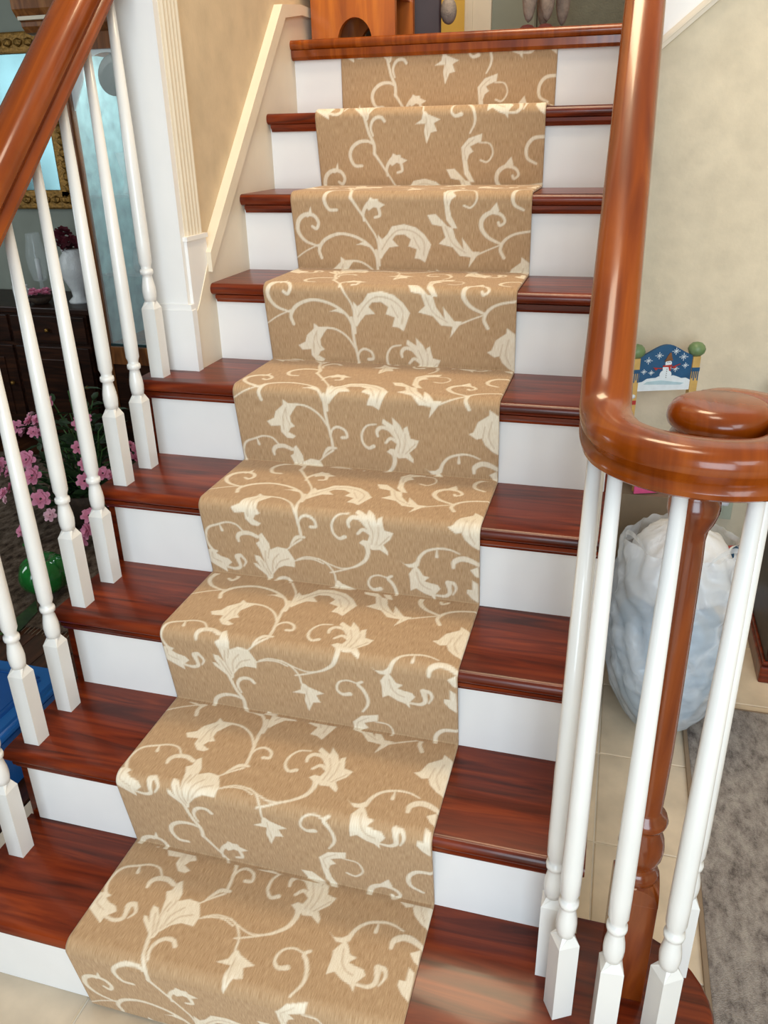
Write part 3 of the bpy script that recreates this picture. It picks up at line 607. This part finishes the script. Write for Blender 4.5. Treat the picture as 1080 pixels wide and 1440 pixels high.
tag(o, 'dark disc standing in for an arch reflection at the top of the curio cabinet', 'plate')
o.location = (-1.28, 2.60, 1.71)
B().box(-0.05, 0.05, 0.006, 0.014, -0.1, -0.06).build('disc_stand', M['brownwood'], o)
cl = bpy.data.lights.new('cabinet_fill_light', 'AREA'); cl.shape = 'RECTANGLE'; cl.size = 0.5; cl.size_y = 0.1; cl.energy = 5.0; cl.color = (0.95, 1.0, 1.0)  # fill light added to brighten the cabinet interior
co = bpy.data.objects.new('cabinet_fill_light', cl); co.location = (-1.10, 2.68, 1.84); COL.objects.link(co)
# crystal pieces on the cabinet shelves
def crystal(loc, kind, label):
    pr = {'goblet': [(.028, 0), (.026, .004), (.005, .008), (.0045, .06), (.02, .075), (.03, .10), (.031, .14), (.027, .16)],
          'vase': [(.03, 0), (.034, .02), (.022, .05), (.03, .10), (.042, .15), (.046, .17)],
          'decanter': [(.045, 0), (.05, .04), (.045, .09), (.016, .12), (.014, .16), (.02, .165), (.018, .19), (.004, .21)]}[kind]
    o = B().lathe(pr, 14).build('crystal_' + kind, M['glass'], None, True); o.location = loc; tag(o, label, kind if kind != 'goblet' else 'glass')
crystal((-1.33, 2.66, 1.245), 'vase', 'flared crystal vase on upper glass shelf of curio cabinet')
crystal((-1.24, 2.72, 1.245), 'goblet', 'crystal goblet on upper glass shelf right of flared vase')
crystal((-1.30, 2.64, 0.91), 'decanter', 'crystal decanter on lower glass shelf of curio cabinet')
crystal((-1.22, 2.70, 0.91), 'goblet', 'crystal goblet on lower glass shelf beside decanter')

# ================================================================ SIDEBOARD AND WHAT STANDS ON IT
sb = empty('sideboard', 'long dark walnut sideboard below the gold mirror', 'sideboard', (-2.25, 2.56, 0))
B().box(-0.72, 0.68, -0.02, 0.42, 0.715, 0.745, 0.006).build('top', M['darkwood'], sb)
B().box(-0.68, 0.64, 0.012, 0.40, 0.10, 0.715).build('body', M['darkwood'], sb)
for i in range(3):
    a = -0.66 + i * 0.433
    dr = B().box(a + .01, a + .423, 0.0, 0.016, 0.13, 0.55, 0.003).box(a + .07, a + .363, -0.006, 0.002, 0.19, 0.49, 0.003).build('door', M['darkwood'], sb)
    B().ball((a + 0.39, -0.014, 0.36), 0.012, sub=1).build('knob', M['gold'], dr, True)
    dw = B().box(a + .01, a + .423, 0.0, 0.016, 0.57, 0.70, 0.003).build('drawer', M['darkwood'], sb)
    B().ball((a + 0.216, -0.012, 0.635), 0.012, sub=1).build('knob', M['gold'], dw, True)
for a in (-0.64, 0.58):
    for b in (0.03, 0.36): B().box(a, a + .05, b - .02, b + .03, 0, 0.10, 0.004).build('leg', M['darkwood'], sb)
# gold mirror
mr = empty('wall_mirror', 'ornate gold framed mirror on the dining room wall', 'mirror', (-2.20, 2.985, 1.545))
B().box(-0.30, 0.30, -0.012, 0.0, -0.32, 0.32).build('mirror_glass', M['silverglass'], mr)
def frame_side(a, b, c, e):
    q = B().box(a, b, -0.03, 0.0, c, e, 0.008)
    hor = (b - a) > (e - c); n = 14
    for i in range(n):
        t = (i + .5) / n; x = a + (b - a) * t if hor else (a + b) / 2; z = (c + e) / 2 if hor else c + (e - c) * t
        q.ball((x, -0.034, z), 0.022, 1.2 if hor else .9, .6, .9 if hor else 1.2, 1)
    return q.build('frame_side', M['gold'], mr)
frame_side(-0.40, -0.29, -0.37, 0.37); frame_side(0.29, 0.40, -0.37, 0.37); frame_side(-0.40, 0.40, 0.30, 0.39); frame_side(-0.40, 0.40, -0.39, -0.30)
def flower_ball(name, loc, n, spread, mat, sz, label, cat, vasemat, prof):
    e = empty(name, label, cat, loc)
    B().lathe(prof, 22).build('vase', vasemat, e, True)
    h = prof[-1][1]
    for i in range(n):
        a = R.uniform(0, 6.28); r_ = spread * math.sqrt(R.random()); z = h + R.uniform(0.01, 0.09) - r_ * .3
        fl_ = petal_flower(sz * R.uniform(.8, 1.2), mat, e); fl_.location = (r_ * math.cos(a), r_ * math.sin(a), z); fl_.rotation_euler = (R.uniform(-.9, .9), R.uniform(-.9, .9), a)
    return e
_pf = {}
def petal_flower(size, mat, parent, name='flower'):
    """ruffled five-petal double flower; mesh shared per colour"""
    key = mat.name
    if key not in _pf:
        v = []; f = []
        for ring, (n, r, lift) in enumerate(((6, 1.0, 0.15), (5, 0.72, 0.42), (4, 0.42, 0.62))):
            for i in range(n):
                a = 2 * math.pi * i / n + ring * .5; w_ = 5.2 / n
                pts = [(0.12, 0, lift * .3), (0.55 * r, -w_ * .42, lift * .7), (r, -w_ * .30, lift + .08 * ((i % 2) * 2 - 1)), (r * 1.08, 0.02, lift - .06), (r, w_ * .30, lift + .05), (0.55 * r, w_ * .42, lift * .75)]
                k = len(v)
                for x, y, z in pts: v.append((x * math.cos(a) - y * math.sin(a), x * math.sin(a) + y * math.cos(a), z))
                f += [(k, k + 1, k + 2, k + 3), (k, k + 3, k + 4, k + 5)]
        o = mesh(name, v, f, mat, parent, True); _pf[key] = o.data
    else:
        o = bpy.data.objects.new(name, _pf[key]); link(o, parent)
    o.scale = (size,) * 3; return o
flower_ball('flower_vase', (-1.72, 2.70, 0.745), 12, 0.075, M['darkred'], 0.032, 'white urn vase of dark red flowers on the sideboard', 'vase', M['porcelain'], [(.05, 0), (.052, .01), (.03, .03), (.034, .06), (.062, .12), (.07, .17), (.064, .21), (.045, .235), (.05, .25)])
def hurricane(loc, label):
    e = empty('candle_holder', label, 'candle holder', loc)
    B().lathe([(.045, 0), (.04, .01), (.012, .02), (.010, .09), (.035, .10)], 18).build('foot', M['glass'], e, True)
    B().lathe([(.034, .10), (.048, .16), (.05, .22), (.036, .29), (.034, .32)], 18, cap=False).build('shade', M['glass'], e, True)
    B().lathe([(.012, .10), (.012, .20), (.003, .203)], 12).build('candle', M['porcelain'], e, True)
hurricane((-1.94, 2.72, 0.745), 'glass candle holder left of the flower urn on the sideboard')
hurricane((-1.60, 2.86, 0.745), 'glass candle holder at the right end of the sideboard')
mg = B().lathe([(.03, 0), (.036, .004), (.038, .08), (.035, .08), (.033, .008)], 20).build('mug', M['porcelain'], None, True); mg.location = (-2.02, 2.66, 0.745)
tag(mg, 'small white mug near the front of the sideboard', 'mug')
B().tube([(0.036, 0, .065), (.056, 0, .06), (.06, 0, .04), (.052, 0, .024), (.036, 0, .02)], 0.005, 6).build('handle', M['porcelain'], mg, True)
e = empty('flower_bowl', 'low bowl of pink blooms beside the white mug on the sideboard', 'bowl', (-1.90, 2.64, 0.745))
B().lathe([(.03, 0), (.05, .015), (.058, .035), (.054, .035), (.03, .01)], 18).build('bowl', M['wicker'], e, True)
for i in range(6):
    q_ = petal_flower(0.026, M['pink'], e); q_.location = (0.035 * math.cos(i * 1.05), 0.035 * math.sin(i * 1.05), 0.045 + .01 * (i % 2))

# ================================================================ FLOWERING PLANT ON THE DINING FLOOR
pl = empty('flower_arrangement', 'bushy arrangement of pink ruffled flowers on the dining room floor', 'plant', (-1.22, 1.86, 0.009))
B().lathe([(.10, 0), (.12, .02), (.15, .12), (.16, .16), (.15, .16), (.12, .10)], 20).build('basket', M['wicker'], pl, True)
sb_ = B(); leafspots = []
for i in range(46):
    a = R.uniform(0, 6.283); el = R.uniform(-.15, 1.45); rr_ = R.uniform(.20, .36)
    p = (rr_ * math.cos(a) * math.cos(el) * 1.05, rr_ * math.sin(a) * math.cos(el) * .8, 0.16 + rr_ * math.sin(el) * 1.15)
    sb_.tube([(0.03 * math.cos(a), 0.03 * math.sin(a), 0.12), (p[0] * .5, p[1] * .5, 0.12 + (p[2] - .1) * .7), p], 0.003, 4); leafspots.append((Vector(p), a, el))
sb_.build('stems', M['stemgreen'], pl)
lv = [(0, 0, 0), (.35, -.22, .06), (.75, -.16, .05), (1, 0, -.05), (.75, .16, .05), (.35, .22, .06), (.5, 0, 0)]
lme = None
for p, a, el in leafspots:
    for t in (1.0, .82, .66, .5, .36):
        for s_ in (-1, 1):
            if lme is None:
                o = mesh('leaf', lv, [(0, 1, 6), (1, 2, 6), (2, 3, 6), (3, 4, 6), (4, 5, 6), (5, 0, 6)], M['leaf'], pl, True); lme = o.data
            else:
                o = bpy.data.objects.new('leaf', lme); link(o, pl)
            q_ = p * t; o.location = (q_.x, q_.y, max(0.05, q_.z * (.9 + .1 * t))); s = R.uniform(.055, .095); o.scale = (s, s, s)
            o.rotation_euler = (R.uniform(-.6, .6), R.uniform(-.7, .3), a + s_ * R.uniform(.5, 1.5))
            if len([c for c in pl.children]) > 300: break
for dx, dy, dz, s, mm in ((-.03, -.10, .50, .036, 0), (.10, -.12, .44, .034, 0), (-.16, -.16, .42, .030, 0), (-.06, -.26, .33, .040, 0), (-.04, -.27, .27, .044, 0), (.0, -.30, .19, .040, 0), (-.07, -.30, .13, .036, 0), (.02, -.29, .12, .03, 1),
                          (-.30, -.16, .33, .034, 0), (-.26, -.18, .27, .026, 0), (.14, -.18, .30, .034, 0), (.17, -.26, .12, .034, 0), (.16, -.27, .06, .038, 0), (.10, -.29, -.01, .034, 0), (.13, -.28, .02, .036, 0), (-.15, -.26, .02, .034, 0), (-.12, -.24, .38, .018, 1), (-.10, -.26, .22, .016, 1), (-.20, -.26, .15, .018, 1), (-.34, -.22, .12, .02, 1), (.20, -.05, .36, .032, 0), (-.32, -.14, .22, .03, 0)):
    o = petal_flower(s * .9, M['palepink'] if mm else M['pink'], pl); o.location = (dx, dy, max(dz + .03, .02)); o.rotation_euler = (R.uniform(.6, 1.3), R.uniform(-.5, .5), R.uniform(-.6, .6))

for i in range(34):
    a = R.uniform(-2.9, -.2); el = R.uniform(-.05, 1.2); rr_ = R.uniform(.30, .38)
    o = petal_flower(R.uniform(.020, .034), M['palepink'] if i % 5 == 0 else M['pink'], pl)
    o.location = (rr_ * math.cos(a) * math.cos(el), rr_ * math.sin(a) * math.cos(el) * .85, 0.15 + rr_ * math.sin(el) * 1.05); o.rotation_euler = (R.uniform(.5, 1.3), R.uniform(-.6, .6), a + 1.57)
# green gourd, blue bin
gd = empty('gourd_ornament', 'glossy green gourd ornament with stem lying on the dining rug edge', 'ornament', (-1.03, 1.28, 0.009))
def lobes(nl, r, h, amp):
    v = []; f = []; nu_, nv_ = 40, 16
    for j in range(nv_ + 1):
        t = j / nv_; ph = math.pi * (t - .5)
        for i in range(nu_):
            a = 2 * math.pi * i / nu_; rr_ = r * math.cos(ph) * (1 - amp * abs(math.sin(a * nl / 2)) ** .5 * -1 - amp) if True else r
            v.append((rr_ * math.cos(a), rr_ * math.sin(a), h / 2 + h / 2 * math.sin(ph) - 0.18 * h * math.exp(-(rr_ / (r * .35)) ** 2) * (1 if ph > 0 else -1)))
    for j in range(nv_):
        for i in range(nu_): f.append((j * nu_ + i, j * nu_ + (i + 1) % nu_, (j + 1) * nu_ + (i + 1) % nu_, (j + 1) * nu_ + i))
    return v, f
v, f = lobes(5, 0.092, 0.15, .16)
mesh('body', v, f, M['green'], gd, True)
B().tube([(0, 0, .12), (-.01, -.004, .16), (-.03, -.008, .185), (-.035, -.01, .20)], [.012, .012, .016, .02], 10).build('stem', M['green'], gd, True)
lf = B().add([(0.02, -.09, .02), (.06, -.14, .01), (.07, -.24, .002), (.045, -.30, .004), (.02, -.22, .012), (.04, -.18, .014)], [(0, 1, 5), (1, 2, 5), (2, 3, 5), (3, 4, 5), (4, 0, 5)]).build('leaf', M['leaf'], gd, True)
B().tube([(.05, -.24, .006), (0.02, -.30, .008), (-.04, -.34, .008), (-.10, -.36, .006)], .005, 6).build('tendril', M['stemgreen'], gd, True)
bn = empty('storage_bin', 'blue plastic storage bin on the floor beside the lower stairs', 'bin', (-0.635, 0.47, 0))
bnv = []
def taper(name, mat, hx0, hy0, hx1, hy1, z0, z1, parent):
    bm = bmesh.new(); bmesh.ops.create_cube(bm, size=2)
    for q_ in bm.verts:
        t = (q_.co.z + 1) / 2; q_.co = (q_.co.x * (hx0 + (hx1 - hx0) * t), q_.co.y * (hy0 + (hy1 - hy0) * t), z0 + (z1 - z0) * t)
    bmesh.ops.bevel(bm, geom=bm.edges[:], offset=0.012, segments=3, affect='EDGES')
    return smooth_by_angle(B().bm(bm).build(name, mat, parent))
taper('body', M['blue'], .13, .17, .15, .19, 0, .175, bn)
taper('lid', M['blue'], .165, .205, .158, .198, .170, .20, bn)
taper('lid_panel', M['bluedark'], .12, .15, .115, .145, .196, .206, bn)
taper('lid_handle', M['bluedark'], .012, .06, .012, .06, .14, .165, bn).location = (.165, 0, 0)

# ================================================================ FOYER, RIGHT OF THE STAIRS
gr = empty('area_rug', 'mottled grey rug on the tiled foyer floor right of the stairs', 'rug', (1.80, 0.10, 0.001))
B().box(-0.69, 0.69, -1.3, 1.075, 0.0, 0.011, 0.004).build('pile', M['rug'], gr)
B().box(-0.70, -0.688, -1.3, 1.08, 0.0, 0.009, 0.002).box(-0.70, 0.70, 1.073, 1.083, 0, 0.009, .002).build('binding', M['taupedark'], gr)
dc = empty('hall_cabinet', 'dark wooden cabinet standing against the foyer wall at the right edge', 'cabinet', (1.32, 1.335, 0))
B().box(0.012, 0.60, 0.012, 0.41, 0.055, 0.80).build('body', M['darkwood'], dc)
B().box(0.0, 0.61, 0.0, 0.41, 0.0, 0.055, 0.006).box(0.006, 0.605, 0.006, 0.41, 0.055, 0.068, 0.003).build('plinth', M['tread'], dc)
B().box(-0.012, 0.62, -0.015, 0.41, 0.80, 0.825, 0.006).build('top', M['darkwood'], dc)
for i in (0, 1):
    q_ = B().box(0.04 + i * .285, 0.31 + i * .285, -0.002, 0.014, 0.10, 0.77, 0.003).box(0.08 + i * .285, 0.27 + i * .285, -0.007, 0.0, 0.15, 0.72, 0.003).build('door', M['darkwood'], dc)
    B().ball((0.29 + i * .03, -0.012, 0.45), 0.011, sub=1).build('knob', M['gold'], q_, True)
# wall outlet with white adapter
ot = empty('wall_outlet', 'almond wall outlet plate low on the cream wall', 'outlet', (1.203, 1.775, 0.375))
B().box(-0.040, 0.040, -0.006, 0.0, -0.062, 0.062, 0.003).build('cover_plate', M['plate'], ot)
for z in (-0.03,):
    B().box(-0.014, 0.014, -0.009, -0.004, z - .016, z + .016, 0.003).build('socket', M['plate'], ot)
    B().box(-0.007, -0.004, -0.0095, -0.008, z - .006, z + .008).box(0.004, 0.007, -0.0095, -0.008, z - .006, z + .008).build('slots', M['black'], ot)
ad = B().box(-0.022, 0.022, -0.045, -0.006, 0.0, 0.075, 0.006).build('plug_adapter', M['plastic'], None); ad.location = (1.203, 1.775, 0.375); tag(ad, 'white plug-in adapter on the almond wall outlet', 'adapter')
# cardboard box pedestal
bx = empty('cardboard_box', 'taupe cardboard box behind the white plastic bag', 'box', (0.965, 1.57, 0))
B().box(-0.085, 0.085, -0.12, 0.12, 0.0, 0.505, 0.002).build('body', M['taupe'], bx)
B().box(-0.0865, 0.0865, -0.121, -0.001, 0.502, 0.507).build('flap', M['taupe'], bx); B().box(-0.0865, 0.0865, 0.001, 0.121, 0.502, 0.507).build('flap', M['taupedark'], bx)
# little snowman chair
ch = empty('decorative_chair', 'small painted chair with a snowman on its blue back panel', 'chair', (0.985, 1.575, 0.507), rz=math.radians(20)); ch.scale = (1.0, 1.0, 0.86)
hw = 0.088
for s_ in (-1, 1):
    p_ = B().box(s_ * hw - .011, s_ * hw + .011, 0.028, 0.050, 0.0, 0.425, 0.002).build('post', M['mustard'], ch)
    B().ball((s_ * hw, 0.039, 0.447), 0.025).build('ball_finial', M['sage'], p_, True)
    q_ = B().box(s_ * hw - .0115, s_ * hw + .0115, 0.0272, 0.030, 0.375, 0.388)
    for i in range(4): q_.box(s_ * hw - .010 + i * .0055, s_ * hw - .007 + i * .0055, 0.0272, 0.030, 0.352 - (i % 2) * .008, 0.376)
    q_.build('painted_band', M['navy'], p_)
    B().box(s_ * hw - .010, s_ * hw + .010, 0.0270, 0.030, 0.268, 0.282).build('painted_check', M['red'], p_); B().ball((s_ * hw, 0.0285, 0.296), 0.009, 1, .25, 1, 1).build('painted_dot', M['snow'], p_, True)
    B().box(s_ * hw - .010, s_ * hw + .010, -0.085, -0.065, 0.0, 0.085, 0.002).build('leg', M['mustard'], ch)
B().box(-0.10, 0.10, -0.095, 0.045, 0.085, 0.102, 0.003).build('seat', M['hotpink'], ch)
B().box(-0.104, -0.02, -0.100, -0.094, 0.004, 0.098, 0.002).build('seat_skirt', M['hotpink'], ch)
bp_ = [(-.077, .312), (-.077, .430)] + [(-.077 + .154 * t, .430 + .036 * (0.5 - .5 * math.cos(2 * math.pi * t)) ** .8) for t in [i / 16 for i in range(1, 16)]] + [(.077, .430), (.077, .312)]
bpn = B().prism(bp_, 'y', 0.034, 0.044).build('back_panel', M['navy'], ch)
hp = [(-.077, .312), (.077, .312), (.077, .342)] + [(.077 - .154 * i / 12, .340 + .022 * math.sin(math.pi * (i / 12) * .9 + .25) + .003 * math.sin(i * 2.1)) for i in range(13)]
B().prism(hp, 'y', 0.0328, 0.0342).build('snow_hill', M['snow'], bpn)
B().prism([(-.06, .335), (.05, .330), (.06, .336), (-.01, .347), (-.05, .344)], 'y', 0.0322, 0.033).build('snow_shadow', M['snowshade'], bpn)
def disc(c, r, y0_, y1_, n=18, sx=1): return [(c[0] + r * sx * math.cos(2 * math.pi * i / n), c[1] + r * math.sin(2 * math.pi * i / n)) for i in range(n)]
B().prism(disc((.002, .366), .0175, 0, 0), 'y', .0315, .0335).prism(disc((.004, .388), .0125, 0, 0), 'y', .0314, .0334).prism(disc((.007, .405), .0095, 0, 0), 'y', .0313, .0333).build('snowman', M['snow'], bpn)
B().prism([(-.005, .411), (.019, .414), (.014, .428), (.012, .440), (.008, .440), (.002, .428)], 'y', .031, .0332).build('hat', M['hat'], bpn)
B().prism([(-.009, .398), (.018, .400), (.018, .395), (.014, .393), (.016, .380), (.011, .379), (.008, .392), (-.008, .393)], 'y', .0308, .0330).build('scarf', M['red'], bpn)
B().prism([(-.010, .389), (-.036, .392), (-.036, .390), (-.010, .386)], 'y', .031, .033).prism([(.017, .392), (.042, .402), (.042, .400), (.017, .388)], 'y', .031, .033).prism(disc((-.028, .387), .004, 0, 0), 'y', .0308, .033).prism(disc((.026, .391), .004, 0, 0), 'y', .0308, .033).build('arms', M['red'], bpn)
q_ = B()
for z in (.385, .378, .371, .364, .357): q_.prism(disc((.004, z), .0013, 0, 0, 8), 'y', .0306, .0318)
q_.prism(disc((.004, .408), .0013, 0, 0, 8), 'y', .0304, .0316).prism(disc((.010, .4085), .0013, 0, 0, 8), 'y', .0304, .0316)
q_.build('buttons', M['black'], bpn)
for cx_, cz_, r_ in ((-.052, .415, .012), (-.022, .431, .012), (.026, .444, .012), (.050, .424, .013), (-.062, .378, .009), (-.040, .374, .009), (.030, .385, .011), (.058, .395, .010)):
    q_ = B()
    for i in range(4):
        a = math.pi * i / 4; dx, dz = r_ * math.cos(a), r_ * math.sin(a); px, pz = -.0007 * math.sin(a), .0007 * math.cos(a); k2 = 1 if i % 2 == 0 else .7
        q_.prism([(cx_ - dx * k2 + px, cz_ - dz * k2 + pz), (cx_ + dx * k2 + px, cz_ + dz * k2 + pz), (cx_ + dx * k2 - px, cz_ + dz * k2 - pz), (cx_ - dx * k2 - px, cz_ - dz * k2 - pz)], 'y', .0328, .0342)
    q_.build('snowflake', M['snow'], bpn)

# plastic bag with its contents
def lumpy(name, prof, seg, amp, freq, mat, parent, squash=(1, 1), seed=0, top_open=False, folds=0.0):
    v = []; f = []; n = len(prof)
    for j, (r, z) in enumerate(prof):
        for i in range(seg):
            a = 2 * math.pi * i / seg
            nn = noise.noise(Vector((math.cos(a) * freq + seed, math.sin(a) * freq, z * freq * 5)))
            n2 = noise.noise(Vector((math.cos(a) * freq * 3 + seed, math.sin(a) * freq * 3, z * 40 + a)))
            cr = folds * (abs(math.sin(a * 7 + 3 * z / .1 + 2 * nn)) ** 3) * (0.3 + 0.7 * z / max(prof[-1][1], .01))
            rr_ = r * (1 + amp * nn + amp * .35 * n2 - cr)
            v.append((rr_ * math.cos(a) * squash[0], rr_ * math.sin(a) * squash[1], z + 0.012 * n2 * (0 if j == 0 else 1)))
    for j in range(n - 1):
        for i in range(seg): f.append((j * seg + i, j * seg + (i + 1) % seg, (j + 1) * seg + (i + 1) % seg, (j + 1) * seg + i))
    f.append(tuple(range(seg))[::-1])
    if not top_open: f.append(tuple(range((n - 1) * seg, n * seg)))
    return mesh(name, v, f, mat, parent, True)
def fineprof(p, n=40):
    z = np.linspace(p[0][1], p[-1][1], n); r = np.interp(z, [q_[1] for q_ in p], [q_[0] for q_ in p])
    r = np.convolve(np.r_[r[0], r[0], r, r[-1], r[-1]], np.ones(5) / 5, 'valid'); return list(zip(r, z))
BGX, BGY = 1.035, 1.12
bgr = empty('plastic_bag', 'bulging translucent white plastic bag on the tiled floor behind the newel', 'bag', (BGX, BGY, 0.001))
lumpy('film', fineprof([(.075, 0.0), (.115, .02), (.15, .08), (.178, .18), (.188, .30), (.178, .42), (.155, .50), (.138, .54)], 60), 150, .16, 1.5, M['bag'], bgr, (.93, 1.0), 3, True, .07)
for s_, a_ in ((-1, 3.6), (1, 5.5)):       # flat carrier loops flopped over the rim
    cx_, cy_ = .125 * math.cos(a_), .135 * math.sin(a_); tx_, ty2 = -math.sin(a_), math.cos(a_)
    pv = []; pf = []
    for i in range(17):
        t = math.pi * i / 16; u_ = .05 * math.cos(t); h_ = .06 * math.sin(t)
        for w_ in (0, .014): pv.append((cx_ * (1 + h_ * .9) + tx_ * u_ * (1 + w_ * 8), cy_ * (1 + h_ * .9) + ty2 * u_ * (1 + w_ * 8), .535 + h_ * .35 + w_ * math.sin(t)))
    for i in range(16): pf.append((2 * i, 2 * i + 1, 2 * i + 3, 2 * i + 2))
    mesh('handle', pv, pf, M['bag'], bgr, True)
ct = lumpy('folded_quilt', fineprof([(.06, 0.006), (.095, .025), (.128, .10), (.15, .20), (.13, .33), (.05, .37)], 26), 60, .10, 1.3, M['quilt'], None, (.93, 1.0), 3); ct.location = (BGX, BGY, 0.001); tag(ct, 'pale blue folded quilt inside the white plastic bag', 'quilt')
ct = lumpy('folded_sheet', fineprof([(.06, .375), (.125, .385), (.135, .43), (.13, .50), (.09, .55), (.03, .57)], 20), 50, .12, 1.6, M['whitecloth'], None, (.93, 1.0), 5); ct.location = (BGX, BGY, 0.003); tag(ct, 'white folded sheet in the top of the plastic bag', 'sheet')
cn_ = empty('drink_can', 'small drink can with red, white and blue bands poking out of the bag', 'can', (1.165, 1.15, 0.492)); cn_.rotation_euler = (math.radians(62), math.radians(20), math.radians(18))
B().lathe([(.022, -.045), (.026, -.040), (.026, -.012)], 20).build('body', M['taupe'], cn_, True)
B().lathe([(.026, -.012), (.026, .006)], 20, cap=False).build('red_band', M['red'], cn_, True); B().lathe([(.026, .006), (.026, .018)], 20, cap=False).build('white_band', M['snow'], cn_, True); B().lathe([(.026, .018), (.026, .040), (.022, .045)], 20).build('blue_band', M['navy'], cn_, True)

# ================================================================ LANDING
wld = B().box(0.22, 2.2, 3.0, 3.1, 1.6, 3.4).box(-0.155, -0.10, 3.0, 3.1, 1.6, 3.4).build('wall_landing', M['dining_wall']); tag(wld, kind='structure')
B().box(0.115, 0.225, 2.975, 3.1, 1.709, 3.4, 0.006).box(0.13, 0.15, 2.968, 2.98, 1.709, 3.4).build('door_casing', M['cream'], wld)
wr = B().box(-1.2, 1.2, 4.2, 4.3, 1.6, 3.4).build('wall_room_beyond', M['yellow']); tag(wr, kind='structure')
flb = B().box(-1.2, 1.2, 3.2, 4.3, 1.55, 1.709).build('floor_room_beyond', M['tread']); tag(flb, kind='structure')
hall = bpy.data.lights.new('hall_lamp', 'POINT'); hall.energy = 14; hall.color = (1.0, 0.80, 0.48); hall.shadow_soft_size = 0.12
ho = bpy.data.objects.new('hall_lamp', hall); ho.location = (0.3, 3.7, 2.7); COL.objects.link(ho)
bc = empty('bench', 'orange pine bench with arched cut-outs on the landing', 'bench', (0.006, 1.80, 1.711))
def bench_end(y):
    p = [(-.127, 0), (-.047, 0)] + [(-.047 + .052 * (1 - math.cos(math.pi * i / 12)), .062 * math.sin(math.pi * i / 12)) for i in range(13)] + [(.127, 0), (.127, .36), (-.127, .36)]
    return B().prism(p, 'y', y, y + .02).build('end_panel', M['orangewood'], bc)
bench_end(0.0); bench_end(0.22)
B().box(-.14, .14, -.015, .255, .36, .382, .004).build('seat', M['orangewood'], bc)
B().box(.10, .118, .02, .22, .12, .30).build('side_rail', M['orangewood'], bc); B().box(-.118, -.10, .02, .22, .12, .30).build('side_rail', M['orangewood'], bc)
tk = empty('trunk', 'dark aubergine leather trunk on the landing beside the pine bench', 'trunk', (0.105, 2.36, 1.711), rz=math.radians(24))
B().box(-.20, .0, -.22, .22, .035, .42, .01).build('body', M['aubergine'], tk)
B().box(-.205, .005, -.225, .225, .30, .316, .003).build('strap', M['black'], tk)
for sx in (-.18, -.02):
    for sy in (-.19, .19): B().box(sx - .02, sx + .02, sy - .02, sy + .02, 0, .036, .004).build('foot', M['black'], tk)
def plush(name, label, loc, rz, parts, feet, mat2):
    e = empty(name, label, 'plush toy', loc, rz=rz)
    b = B()
    for c, r, sx, sy, sz in parts: b.ball(c, r, sx, sy, sz, 3)
    o = b.build('body', M['plush'], e, True); md = o.modifiers.new('join', 'REMESH'); md.mode = 'VOXEL'; md.voxel_size = 0.006; md.use_smooth_shade = True
    for c, r, sx, sy, sz in feet: B().ball(c, r, sx, sy, sz, 2).build('foot_pad', mat2, e, True)
plush('plush_toy', 'grey plush toy with a leg hanging over the dark trunk', (0.222, 2.195, 2.131), math.radians(20),
      [((0, .12, .09), .085, 1, .9, 1.1), ((0, .11, .22), .06, 1, 1, 1), ((-.045, .115, .28), .022, 1, .6, 1.2), ((.045, .115, .28), .022, 1, .6, 1.2), ((-.02, .02, .02), .03, .8, 1.6, .8), ((-.02, -.035, -.03), .022, 1, 1, 2.2), ((-.02, -.04, -.12), .018, 1, 1, 3.2), ((-.02, -.04, -.22), .018, 1, 1, 3.2), ((-.02, -.045, -.315), .026, 1, 1.2, 1.5),
       ((.05, .05, .02), .03, .8, 1.8, .8), ((-.08, .1, .1), .022, .9, .9, 2.2), ((.08, .1, .1), .022, .9, .9, 2.2)], [], M['maroon'])
plush('plush_toy', 'plush animal with maroon feet standing at the right of the landing', (0.53, 2.02, 1.711), math.radians(-15),
      [((0, .0, .26), .075, .9, 1.4, 1), ((0, -.10, .38), .055, .9, 1, 1.1), ((0, -.155, .365), .034, 1, 1.3, .9), ((-.04, -.085, .44), .016, 1, .7, 1.8), ((.04, -.085, .44), .016, 1, .7, 1.8), ((-.022, -.06, .12), .022, 1, 1, 3.6), ((.03, -.05, .12), .022, 1, 1, 3.6), ((-.03, .08, .12), .022, 1, 1, 3.6), ((.03, .08, .12), .022, 1, 1, 3.6), ((0, -.06, .31), .05, 1, 1.2, 1.2)],
      [((-.022, -.066, .018), .026, 1, 1.2, .75), ((.03, -.056, .018), .026, 1, 1.2, .75), ((-.03, .076, .018), .026, 1, 1.2, .75), ((.03, .076, .018), .026, 1, 1.2, .75)], M['maroon'])
ac = empty('upholstered_stool', 'dark grey upholstered ottoman at the back of the landing', 'ottoman', (0.66, 2.62, 1.711))
taper('cushion', M['greygreen'], .20, .20, .21, .21, .05, .40, ac)
for sx in (-.16, .16):
    for sy in (-.16, .16): B().lathe([(.016, 0), (.022, .055)], 12, (sx, sy)).build('foot', M['darkwood'], ac, True)
